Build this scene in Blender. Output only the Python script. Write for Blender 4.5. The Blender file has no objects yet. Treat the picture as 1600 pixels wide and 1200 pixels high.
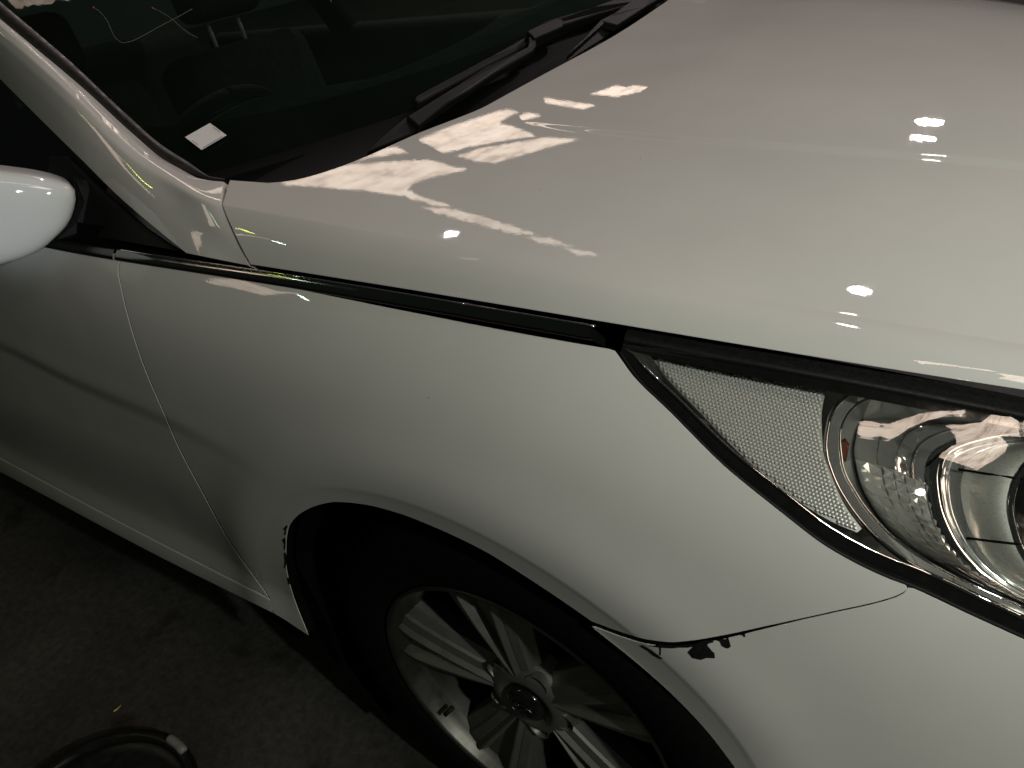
import bpy, bmesh, math, random
import numpy as np
from mathutils import Vector, Matrix
from mathutils.geometry import delaunay_2d_cdt

random.seed(4)
S = bpy.context.scene
COL = S.collection

# ------------------------------------------------------------------ camera
cam_d = bpy.data.cameras.new('camera'); cam = bpy.data.objects.new('camera', cam_d); COL.objects.link(cam)
S.camera = cam
cam_d.sensor_width = 36.0; cam_d.lens = 36.0 * 1202 / 1600; cam_d.clip_start = .02; cam_d.clip_end = 200
right = Vector((0.825713, 0.54423, -0.148364)); down = Vector((0.191689, -0.518077, -0.833577)); fwd = Vector((-0.530521, 0.659856, -0.532106))
m = Matrix((right, -down, -fwd)).transposed().to_4x4(); m.translation = (0.46109, -1.33557, 1.26592)
cam.matrix_world = m

# ------------------------------------------------------------------ view, world
S.view_settings.view_transform = 'Standard'; S.view_settings.look = 'None'
S.view_settings.exposure = 0.05; S.view_settings.gamma = 1.0
W = bpy.data.worlds.new('World'); S.world = W; W.use_nodes = True
W.node_tree.nodes['Background'].inputs['Color'].default_value = (.85, 1.0, .84, 1)
W.node_tree.nodes['Background'].inputs['Strength'].default_value = .019

# ------------------------------------------------------------------ lamps under the roof, some assumed, plus a spot added for the mirror
def lamp(name, loc, aim, sx, sy, watts, col):
    d = bpy.data.lights.new(name, 'AREA'); d.shape = 'ELLIPSE'; d.size = sx; d.size_y = sy
    d.energy = watts; d.color = col
    o = bpy.data.objects.new(name, d); COL.objects.link(o); o.location = loc
    o.rotation_euler = (Vector(aim) - Vector(loc)).to_track_quat('-Z', 'Y').to_euler()
    return o
DOWN = lambda p: (p[0], p[1], 0)
for p, sx, sy, w, c in [((.39, 3.71, 3.3), .21, .14, 46, (1, .87, .85)), ((.45, 3.29, 3.3), .19, .07, 29, (1, .87, .85)), ((.90, 1.13, 3.3), .14, .04, 9, (1, .90, .88))]:
    lamp('ceiling_lamp', p, DOWN(p), sx, sy, w, c)
lamp('assumed_work_lamp', (1.36, -1.29, 1.50), (.2, -.7, .75), .06, .04, 10.4, (.95, 1.0, .90))  # assumed source, placed for the light falling off along the car's side
lamp('far_lamp', (-1.86, 1.27, 3.3), (-1.86, 1.27, 0), .07, .05, 22, (1, .87, .86))
lamp('assumed_strip_lamp', (-2.54, -2.42, 3.3), (-2.54, -2.42, 0), .05, .16, .6, (.75, 1, .8))  # assumed coloured lamps, put here for the green and yellow streaks
lamp('assumed_strip_lamp', (-2.56, -2.07, 3.3), (-2.56, -2.07, 0), .05, .16, .4, (.8, 1, .12))
sp = bpy.data.lights.new('mirror_fill_spot', 'SPOT'); sp.energy = 115; sp.color = (.76, .90, 1.0); sp.spot_size = math.radians(4.2); sp.spot_blend = .9; sp.shadow_soft_size = .02  # unseen cool spot, added only to brighten the door mirror
so = bpy.data.objects.new('mirror_fill_spot', sp); COL.objects.link(so); so.location = (2.2, -2.3, 1.75)
so.rotation_euler = (Vector((-.59, -.95, 1.045)) - Vector(so.location)).to_track_quat('-Z', 'Y').to_euler()


# ------------------------------------------------------------------ body surfaces

def interp(xs, ys):
    """monotone cubic interpolant through (xs, ys), linear outside"""
    xs = np.array(xs, float); ys = np.array(ys, float)
    h = np.diff(xs); d = np.diff(ys) / h
    m = np.zeros(len(xs)); m[0] = d[0]; m[-1] = d[-1]
    for i in range(1, len(xs) - 1):
        if d[i-1] * d[i] > 0:
            w1 = 2*h[i] + h[i-1]; w2 = h[i] + 2*h[i-1]
            m[i] = (w1 + w2) / (w1/d[i-1] + w2/d[i])
    def f(x):
        x = np.asarray(x, float)
        i = np.clip(np.searchsorted(xs, x) - 1, 0, len(xs) - 2)
        t = (x - xs[i]) / h[i]; tc = np.clip(t, 0, 1)
        y = ((1+2*tc)*(1-tc)**2*ys[i] + tc*(1-tc)**2*h[i]*m[i]
             + tc*tc*(3-2*tc)*ys[i+1] + tc*tc*(tc-1)*h[i]*m[i+1])
        return y + np.where(t < 0, t*h[i]*m[i], 0) + np.where(t > 1, (t-1)*h[i]*m[i+1], 0)
    return f

def poly(xs, ys, deg):
    """least-squares polynomial: a fair curve without kinks"""
    c = np.polyfit(xs, ys, deg)
    return lambda x: np.polyval(c, np.asarray(x, float))

def sstep(a, b, x):
    t = np.clip((np.asarray(x, float) - a) / (b - a), 0, 1)
    return t*t*(3-2*t)

# ---- the side of the car: half width as a function of length x and height z
top_half = poly([-2.2, -1, -.5, -.3, -.1, .146, .3, .476, .7, .9],
                  [.89, .885, .868, .85, .832, .805, .768, .696, .55, .36], 6)
max_half = poly([-2.2, -1, -.5, -.2, 0, .146, .3, .43, .6, .75, .9],
                  [.917, .917, .914, .912, .91, .90, .876, .842, .765, .66, .50], 6)
top_z = poly([-2.2, -.82, -.53, -.25, -.045, .145, .3, .476, .7, .9],
               [.985, .964, .950, .936, .922, .912, .896, .860, .79, .72], 5)
crease_z = interp([-2.2, -.94, -.73, -.51, -.415, 0], [.83, .764, .738, .726, .714, .69])
fall = lambda d: np.where(np.asarray(d, float) > 0, 1 - np.exp(-np.maximum(d, 0)/.060), np.asarray(d, float)/.060)
ARCH_X, ARCH_Z, ARCH_R = -.055, .328, .363

def half_width(x, z):
    x = np.asarray(x, float); z = np.asarray(z, float)
    d = top_z(x) - z
    wt, wm = top_half(x), max_half(x)
    w = wt + (wm - wt) * fall(d)
    # door crease, fading out towards the wheel arch
    a = .0046 * sstep(-.22, -.70, x)
    w = w - a * sstep(.006, -.030, z - crease_z(x)) + .15*a*np.exp(-((z - crease_z(x) - .012)/.02)**2)
    # lower body: tucks in, then flares to the sill
    low = sstep(.62, .40, z)
    w = w - (.002 + .016*sstep(-.3, -.7, x)) * low + .012 * sstep(.42, .315, z) * sstep(.1, -.4, x) - .10 * np.clip(.30 - z, 0, 1)**1.0
    # flattened lip round the wheel arch
    r = np.hypot(x - ARCH_X, z - ARCH_Z)
    w = w - .12*np.clip(ARCH_R + .042 - r, 0, .045)*sstep(ARCH_R + .042, ARCH_R + .032, r)*(.25 + .75*sstep(-.34, -.08, x)) + .006*np.exp(-((r-ARCH_R-.07)/.05)**2)
    return w

# ---- the bonnet
edge_y = poly([-.55, -.416, -.307, -.222, -.05, .0525, .137, .237, .3175, .395, .477, .6, .75, .86],
                [.862, .8485, .839, .831, .815, .8035, .7945, .7723, .7515, .7205, .688, .625, .52, .42], 5)
edge_z = poly([-.55, -.416, -.307, -.05, .0525, .137, .237, .3175, .395, .477, .6, .75, .86],
                [.963, .958, .952, .936, .929, .924, .9126, .902, .882, .8617, .822, .765, .715], 4)
mid_z = poly([-.5, -.3, 0, .2, .35, .6, .8, .92], [1.045, 1.035, 1.02, 1.005, .988, .935, .86, .79], 3)

# ------------------------------------------------------------------ traced outlines (metres; car coordinates)
FENDER = [(-0.5151,0.9503),(-0.5076,0.95),(-0.5002,0.9498),(-0.4928,0.9495),(-0.4854,0.9493),(-0.4781,0.949),(-0.4708,0.9488),(-0.4636,0.9485),(-0.4564,0.9483),(-0.4493,0.9481),(-0.4422,0.9478),(-0.4352,0.9476),(-0.4281,0.9473),(-0.4212,0.947),(-0.4142,0.9467),(-0.4073,0.9464),(-0.4005,0.9461),(-0.3937,0.9457),(-0.3869,0.9453),(-0.3801,0.9449),(-0.3733,0.9445),(-0.3666,0.9441),(-0.36,0.9436),(-0.3533,0.9431),(-0.3467,0.9426),(-0.3401,0.9421),(-0.3335,0.9416),(-0.327,0.9411),(-0.3205,0.9406),(-0.314,0.9401),(-0.3076,0.9396),(-0.3012,0.939),(-0.2949,0.9385),(-0.2885,0.938),(-0.2823,0.9375),(-0.276,0.9371),(-0.2698,0.9366),(-0.2636,0.9361),(-0.2575,0.9357),(-0.2514,0.9353),(-0.2454,0.9349),(-0.2394,0.9345),(-0.2335,0.9341),(-0.2276,0.9337),(-0.2217,0.9334),(-0.2158,0.933),(-0.2101,0.9327),(-0.2043,0.9323),(-0.1986,0.932),(-0.1929,0.9317),(-0.1872,0.9313),(-0.1816,0.931),(-0.1761,0.9307),(-0.1705,0.9304),(-0.165,0.93),(-0.1596,0.9297),(-0.1541,0.9294),(-0.1487,0.9291),(-0.1434,0.9288),(-0.1381,0.9285),(-0.1328,0.9282),(-0.1275,0.9279),(-0.1223,0.9276),(-0.1171,0.9273),(-0.112,0.9269),(-0.1069,0.9266),(-0.1018,0.9263),(-0.0968,0.926),(-0.0917,0.9257),(-0.0868,0.9254),(-0.0818,0.9251),(-0.0769,0.9248),(-0.072,0.9245),(-0.0672,0.9242),(-0.0623,0.9239),(-0.0575,0.9236),(-0.0528,0.9233),(-0.048,0.923),(-0.0433,0.9227),(-0.0387,0.9224),(-0.034,0.9221),(-0.0294,0.9217),(-0.0248,0.9214),(-0.0203,0.9211),(-0.0158,0.9208),(-0.0113,0.9205),(-0.0068,0.9201),(-0.0023,0.9198),(0.0021,0.9195),(0.0065,0.9192),(0.0108,0.9188),(0.0152,0.9185),(0.0195,0.9182),(0.0238,0.9179),(0.028,0.9175),(0.0323,0.9172),(0.0365,0.9169),(0.0407,0.9165),(0.0448,0.9162),(0.049,0.9159),(0.0531,0.9155),(0.0572,0.9152),(0.0612,0.9149),(0.0653,0.9145),(0.0693,0.9142),(0.0733,0.9138),(0.0772,0.9135),(0.0812,0.9132),(0.0851,0.9128),(0.089,0.9125),(0.0929,0.9122),(0.0968,0.9118),(0.1006,0.9115),(0.1044,0.9112),(0.1082,0.9108),(0.112,0.9105),(0.1158,0.9101),(0.1195,0.9098),(0.1232,0.9094),(0.1269,0.9091),(0.1306,0.9087),(0.1343,0.9084),(0.1379,0.908),(0.1416,0.9077),(0.1452,0.9073),(0.1488,0.9069),(0.1524,0.9066),(0.1559,0.9062),(0.1616,0.9051),(0.1645,0.9033),(0.1675,0.9014),(0.1704,0.8995),(0.1733,0.8977),(0.1761,0.8958),(0.179,0.8939),(0.1818,0.8921),(0.1847,0.8903),(0.1877,0.8886),(0.1906,0.8869),(0.1936,0.8852),(0.1966,0.8836),(0.1996,0.8819),(0.2026,0.8803),(0.2057,0.8787),(0.2087,0.8771),(0.2116,0.8754),(0.2146,0.8738),(0.2175,0.8722),(0.2204,0.8705),(0.2233,0.8688),(0.2261,0.8671),(0.2289,0.8653),(0.2317,0.8636),(0.2344,0.8618),(0.2372,0.86),(0.2399,0.8583),(0.2426,0.8565),(0.2453,0.8547),(0.248,0.8529),(0.2507,0.851),(0.2533,0.8492),(0.256,0.8474),(0.2587,0.8456),(0.2613,0.8438),(0.264,0.842),(0.2666,0.8402),(0.2692,0.8384),(0.2719,0.8366),(0.2745,0.8348),(0.2772,0.8331),(0.2798,0.8313),(0.2825,0.8296),(0.2851,0.8278),(0.2878,0.8261),(0.2904,0.8244),(0.2931,0.8226),(0.2957,0.8209),(0.2984,0.8192),(0.301,0.8174),(0.3037,0.8157),(0.3063,0.814),(0.3089,0.8122),(0.3116,0.8105),(0.3142,0.8088),(0.3168,0.807),(0.3194,0.8053),(0.322,0.8035),(0.3246,0.8017),(0.3272,0.7999),(0.3298,0.798),(0.3323,0.7962),(0.3349,0.7944),(0.3375,0.7925),(0.34,0.7907),(0.3426,0.7888),(0.3452,0.787),(0.3477,0.7852),(0.3503,0.7834),(0.3529,0.7816),(0.3555,0.7799),(0.3581,0.7782),(0.3607,0.7765),(0.3633,0.7749),(0.3659,0.7733),(0.3686,0.7718),(0.3712,0.7702),(0.3739,0.7687),(0.3765,0.7672),(0.3792,0.7657),(0.3819,0.7642),(0.3846,0.7627),(0.3873,0.7613),(0.3901,0.7599),(0.3928,0.7585),(0.3955,0.7572),(0.3982,0.7559),(0.4009,0.7547),(0.4036,0.7535),(0.4064,0.7524),(0.4091,0.7514),(0.4118,0.7505),(0.4145,0.7496),(0.4173,0.7488),(0.42,0.748),(0.4228,0.7472),(0.4255,0.7464),(0.4255,0.741),(0.424,0.7383),(0.422,0.7362),(0.4197,0.7344),(0.4173,0.7328),(0.4149,0.7313),(0.4124,0.7299),(0.4099,0.7285),(0.4074,0.7271),(0.4048,0.7258),(0.4022,0.7245),(0.3996,0.7233),(0.397,0.722),(0.3943,0.7207),(0.3916,0.7195),(0.3889,0.7182),(0.3861,0.7169),(0.3834,0.7156),(0.3806,0.7142),(0.3779,0.7128),(0.3751,0.7114),(0.3723,0.7099),(0.3696,0.7084),(0.3668,0.7069),(0.3639,0.7054),(0.3611,0.7039),(0.3582,0.7023),(0.3553,0.7007),(0.3524,0.6991),(0.3495,0.6975),(0.3466,0.6958),(0.3436,0.6942),(0.3407,0.6925),(0.3377,0.6908),(0.3347,0.6891),(0.3316,0.6873),(0.3286,0.6856),(0.3255,0.6838),(0.3224,0.682),(0.3193,0.6802),(0.3162,0.6784),(0.3131,0.6765),(0.3099,0.6747),(0.3068,0.6729),(0.3036,0.6711),(0.3004,0.6693),(0.2972,0.6676),(0.2939,0.6658),(0.2907,0.6641),(0.2874,0.6625),(0.2841,0.6608),(0.2808,0.6592),(0.2775,0.6575),(0.2741,0.6558),(0.2707,0.6542),(0.2673,0.6525),(0.2638,0.6509),(0.2603,0.6493),(0.2567,0.6477),(0.2531,0.6461),(0.2494,0.6443),(0.2457,0.6427),(0.2419,0.6412),(0.2381,0.6399),(0.2342,0.6388),(0.2303,0.6378),(0.2263,0.6368),(0.2224,0.6358),(0.2184,0.6348),(0.2144,0.6339),(0.2103,0.6333),(0.2063,0.6328),(0.2019,0.6317),(0.1976,0.6306),(0.1933,0.6299),(0.189,0.6291),(0.1847,0.6286),(0.1805,0.6281),(0.1763,0.6278),(0.172,0.6276),(0.1678,0.6274),(0.1636,0.6272),(0.1593,0.627),(0.155,0.6268),(0.1516,0.6287),(0.1482,0.6307),(0.1448,0.6326),(0.1414,0.6346),(0.138,0.6365),(0.1346,0.6385),(0.1312,0.6404),(0.1277,0.6423),(0.1243,0.6442),(0.1208,0.6461),(0.1173,0.6479),(0.1138,0.6498),(0.1103,0.6516),(0.1068,0.6534),(0.1032,0.6552),(0.0996,0.657),(0.0961,0.6588),(0.0925,0.6606),(0.0888,0.6623),(0.0852,0.6641),(0.0815,0.6658),(0.0779,0.6675),(0.0742,0.6693),(0.0706,0.671),(0.0669,0.6728),(0.0632,0.6745),(0.0595,0.6763),(0.0557,0.678),(0.052,0.6796),(0.0481,0.6812),(0.0442,0.6827),(0.0403,0.684),(0.0362,0.6853),(0.0321,0.6865),(0.028,0.6876),(0.0238,0.6887),(0.0195,0.6897),(0.0152,0.6907),(0.0108,0.6916),(0.0064,0.6925),(0.0019,0.6933),(-0.0026,0.6941),(-0.0072,0.6948),(-0.0118,0.6955),(-0.0165,0.6962),(-0.0212,0.6968),(-0.026,0.6974),(-0.0307,0.6979),(-0.0355,0.6985),(-0.0404,0.6991),(-0.0453,0.6996),(-0.0502,0.7001),(-0.0552,0.7006),(-0.0603,0.7009),(-0.0655,0.7012),(-0.0707,0.7013),(-0.0761,0.7013),(-0.0816,0.7011),(-0.0871,0.7008),(-0.0928,0.7005),(-0.0985,0.7002),(-0.1043,0.6998),(-0.1101,0.6994),(-0.1161,0.6988),(-0.1222,0.698),(-0.1284,0.697),(-0.1348,0.6958),(-0.1414,0.6943),(-0.1481,0.6928),(-0.1549,0.6912),(-0.1617,0.6894),(-0.1687,0.6875),(-0.1759,0.6854),(-0.1832,0.683),(-0.191,0.6798),(-0.1991,0.6759),(-0.2074,0.6717),(-0.2157,0.6673),(-0.2242,0.6625),(-0.2331,0.6571),(-0.2421,0.6512),(-0.2511,0.6449),(-0.2601,0.6384),(-0.2696,0.631),(-0.2791,0.623),(-0.2879,0.6147),(-0.2965,0.6057),(-0.305,0.5958),(-0.3119,0.5861),(-0.318,0.5764),(-0.3241,0.5663),(-0.3297,0.5562),(-0.3348,0.5463),(-0.3397,0.5363),(-0.3446,0.5262),(-0.3497,0.5159),(-0.3548,0.5054),(-0.36,0.4948),(-0.3642,0.4846),(-0.3676,0.4746),(-0.3706,0.4648),(-0.3736,0.455),(-0.3763,0.4453),(-0.3785,0.4358),(-0.3803,0.4264),(-0.3819,0.4172),(-0.3826,0.4089),(-0.3823,0.4014),(-0.3815,0.3944),(-0.3802,0.3878),(-0.3786,0.3814),(-0.3768,0.3752),(-0.3749,0.369),(-0.3729,0.3628),(-0.3711,0.3566),(-0.3693,0.3502),(-0.3678,0.3436),(-0.4077,0.3457),(-0.4465,0.3515),(-0.4464,0.3829),(-0.4497,0.3883),(-0.4531,0.3936),(-0.4566,0.3989),(-0.4599,0.4042),(-0.4631,0.4097),(-0.466,0.4155),(-0.4685,0.4217),(-0.4708,0.4279),(-0.4732,0.434),(-0.4757,0.4401),(-0.4782,0.446),(-0.4808,0.4519),(-0.4834,0.4577),(-0.4861,0.4635),(-0.4887,0.4693),(-0.4912,0.4751),(-0.4935,0.481),(-0.4956,0.4871),(-0.4974,0.4934),(-0.4989,0.4999),(-0.5,0.5066),(-0.5009,0.5135),(-0.5014,0.5206),(-0.5018,0.5278),(-0.502,0.5351),(-0.5021,0.5424),(-0.5021,0.5496),(-0.5021,0.5569),(-0.5021,0.5641),(-0.5021,0.5712),(-0.5022,0.5783),(-0.5024,0.5852),(-0.5028,0.5919),(-0.5033,0.5986),(-0.5039,0.6051),(-0.5046,0.6115),(-0.5054,0.6178),(-0.5062,0.6241),(-0.507,0.6303),(-0.5078,0.6366),(-0.5084,0.6428),(-0.5089,0.6491),(-0.5093,0.6554),(-0.5096,0.6618),(-0.5097,0.6682),(-0.5097,0.6746),(-0.5095,0.6811),(-0.5091,0.6876),(-0.5087,0.6942),(-0.5079,0.7009),(-0.5058,0.7083),(-0.5031,0.716),(-0.5007,0.7234),(-0.4994,0.7302),(-0.4992,0.7363),(-0.4992,0.7423),(-0.4994,0.7481),(-0.4997,0.7539),(-0.5,0.7596),(-0.5002,0.7654),(-0.5004,0.7711),(-0.5006,0.7768),(-0.5008,0.7825),(-0.5009,0.7881),(-0.5009,0.7937),(-0.5009,0.7994),(-0.5009,0.805),(-0.5008,0.8105),(-0.5008,0.8161),(-0.5008,0.8216),(-0.5008,0.827),(-0.5008,0.8324),(-0.5009,0.8378),(-0.501,0.8431),(-0.5012,0.8484),(-0.5014,0.8536),(-0.5016,0.8587),(-0.5019,0.8638),(-0.5023,0.8688),(-0.5027,0.8738),(-0.5033,0.8787),(-0.504,0.8836),(-0.5047,0.8884),(-0.5056,0.8931),(-0.5065,0.8978),(-0.5076,0.9024),(-0.5087,0.907),(-0.5099,0.9115),(-0.5115,0.9159),(-0.5132,0.9203),(-0.515,0.9247),(-0.5167,0.929),(-0.5179,0.9332),(-0.5184,0.9374),(-0.5175,0.9415),(-0.516,0.9456)]
DOOR = [(-0.4505,0.3814),(-0.454,0.3866),(-0.4577,0.3917),(-0.4613,0.3969),(-0.4649,0.4021),(-0.4683,0.4074),(-0.4716,0.4128),(-0.4745,0.4186),(-0.4772,0.4245),(-0.4799,0.4304),(-0.4827,0.4362),(-0.4856,0.4419),(-0.4885,0.4475),(-0.4915,0.4531),(-0.4944,0.4587),(-0.4972,0.4644),(-0.4998,0.4702),(-0.5021,0.4761),(-0.5041,0.4824),(-0.5058,0.4888),(-0.5071,0.4955),(-0.508,0.5024),(-0.5086,0.5096),(-0.5089,0.5169),(-0.509,0.5243),(-0.509,0.5317),(-0.5089,0.5392),(-0.5087,0.5467),(-0.5084,0.5541),(-0.5083,0.5615),(-0.5081,0.5688),(-0.5081,0.5759),(-0.5082,0.5829),(-0.5084,0.5898),(-0.5088,0.5965),(-0.5093,0.6031),(-0.5099,0.6096),(-0.5107,0.616),(-0.5115,0.6223),(-0.5122,0.6286),(-0.5129,0.6349),(-0.5136,0.6412),(-0.5141,0.6475),(-0.5145,0.6538),(-0.5147,0.6602),(-0.5148,0.6666),(-0.5147,0.6731),(-0.5145,0.6796),(-0.5142,0.6862),(-0.5137,0.6927),(-0.5131,0.6993),(-0.5113,0.7066),(-0.5085,0.7143),(-0.5059,0.7219),(-0.5042,0.7289),(-0.5038,0.7352),(-0.5038,0.7412),(-0.5039,0.7471),(-0.5042,0.7529),(-0.5045,0.7586),(-0.5047,0.7643),(-0.5049,0.7701),(-0.5051,0.7758),(-0.5052,0.7815),(-0.5053,0.7872),(-0.5053,0.7928),(-0.5053,0.7985),(-0.5053,0.8041),(-0.5052,0.8097),(-0.5051,0.8153),(-0.505,0.8208),(-0.505,0.8263),(-0.505,0.8317),(-0.505,0.8371),(-0.5051,0.8424),(-0.5052,0.8477),(-0.5054,0.8529),(-0.5056,0.8581),(-0.5058,0.8632),(-0.5062,0.8683),(-0.5066,0.8733),(-0.5071,0.8782),(-0.5077,0.8831),(-0.5085,0.888),(-0.5093,0.8927),(-0.5102,0.8974),(-0.5112,0.9021),(-0.5122,0.9066),(-0.5134,0.9112),(-0.5149,0.9156),(-0.5167,0.9201),(-0.5184,0.9244),(-0.52,0.9288),(-0.5212,0.933),(-0.5217,0.9372),(-0.5207,0.9414),(-0.5192,0.9455),(-0.5181,0.9495),(-0.521,0.9494),(-0.5287,0.9501),(-0.5364,0.9507),(-0.5441,0.9514),(-0.5519,0.9522),(-0.5598,0.9529),(-0.5677,0.9536),(-0.5756,0.9543),(-0.5836,0.955),(-0.5916,0.9557),(-0.5997,0.9563),(-0.6078,0.957),(-0.616,0.9577),(-0.6243,0.9584),(-0.6326,0.9591),(-0.6409,0.9599),(-0.6493,0.9607),(-0.6578,0.9615),(-0.6663,0.9623),(-0.6749,0.9631),(-0.6836,0.9638),(-0.6923,0.9646),(-0.7012,0.9653),(-0.7102,0.966),(-0.7192,0.9668),(-0.7284,0.9675),(-0.7377,0.9681),(-0.7471,0.9688),(-0.7567,0.9694),(-0.7664,0.97),(-0.7763,0.9706),(-0.7863,0.9711),(-0.7965,0.9716),(-0.8069,0.9721),(-0.8175,0.9725),(-0.8284,0.9729),(-0.8395,0.9732),(-0.8508,0.9735),(-0.8624,0.9737),(-0.8743,0.974),(-0.8864,0.9742),(-0.8989,0.9744),(-2.0,0.975),(-2.0,0.345),(-1.6422,0.3496),(-1.6199,0.3509),(-1.5979,0.3522),(-1.5764,0.3534),(-1.5551,0.3546),(-1.5343,0.3557),(-1.5138,0.3567),(-1.4938,0.3577),(-1.474,0.3586),(-1.4547,0.3594),(-1.4357,0.3602),(-1.4171,0.3609),(-1.3987,0.3616),(-1.3808,0.3622),(-1.3631,0.3627),(-1.3458,0.3631),(-1.3288,0.3635),(-1.312,0.3638),(-1.2956,0.3641),(-1.2794,0.3643),(-1.2635,0.3645),(-1.2478,0.3646),(-1.2323,0.3647),(-1.2171,0.3647),(-1.2021,0.3647),(-1.1873,0.3646),(-1.1727,0.3646),(-1.1583,0.3645),(-1.144,0.3643),(-1.13,0.3642),(-1.1161,0.364),(-1.1024,0.3638),(-1.0889,0.3636),(-1.0755,0.3634),(-1.0622,0.3631),(-1.0491,0.3629),(-1.0361,0.3626),(-1.0233,0.3624),(-1.0105,0.3621),(-0.9979,0.3618),(-0.9855,0.3615),(-0.9731,0.3612),(-0.9608,0.3609),(-0.9487,0.3606),(-0.9366,0.3604),(-0.9247,0.3601),(-0.9129,0.3598),(-0.9011,0.3595),(-0.8895,0.3593),(-0.8779,0.359),(-0.8664,0.3587),(-0.855,0.3585),(-0.8437,0.3583),(-0.8325,0.3581),(-0.8213,0.3579),(-0.8103,0.3577),(-0.7993,0.3575),(-0.7883,0.3573),(-0.7775,0.3572),(-0.7667,0.357),(-0.756,0.3569),(-0.7453,0.3568),(-0.7348,0.3568),(-0.7242,0.3567),(-0.7138,0.3567),(-0.7034,0.3567),(-0.693,0.3567),(-0.6826,0.3568),(-0.6721,0.3571),(-0.6616,0.3575),(-0.651,0.358),(-0.6403,0.3586),(-0.6296,0.3593),(-0.6189,0.3601),(-0.6082,0.361),(-0.5975,0.362),(-0.5866,0.3632),(-0.5757,0.3645),(-0.5645,0.3661),(-0.553,0.3681),(-0.541,0.3707),(-0.5284,0.3739),(-0.5156,0.3774),(-0.5032,0.3806),(-0.4919,0.383),(-0.4816,0.3845),(-0.4723,0.3852),(-0.4635,0.3853)]
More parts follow.
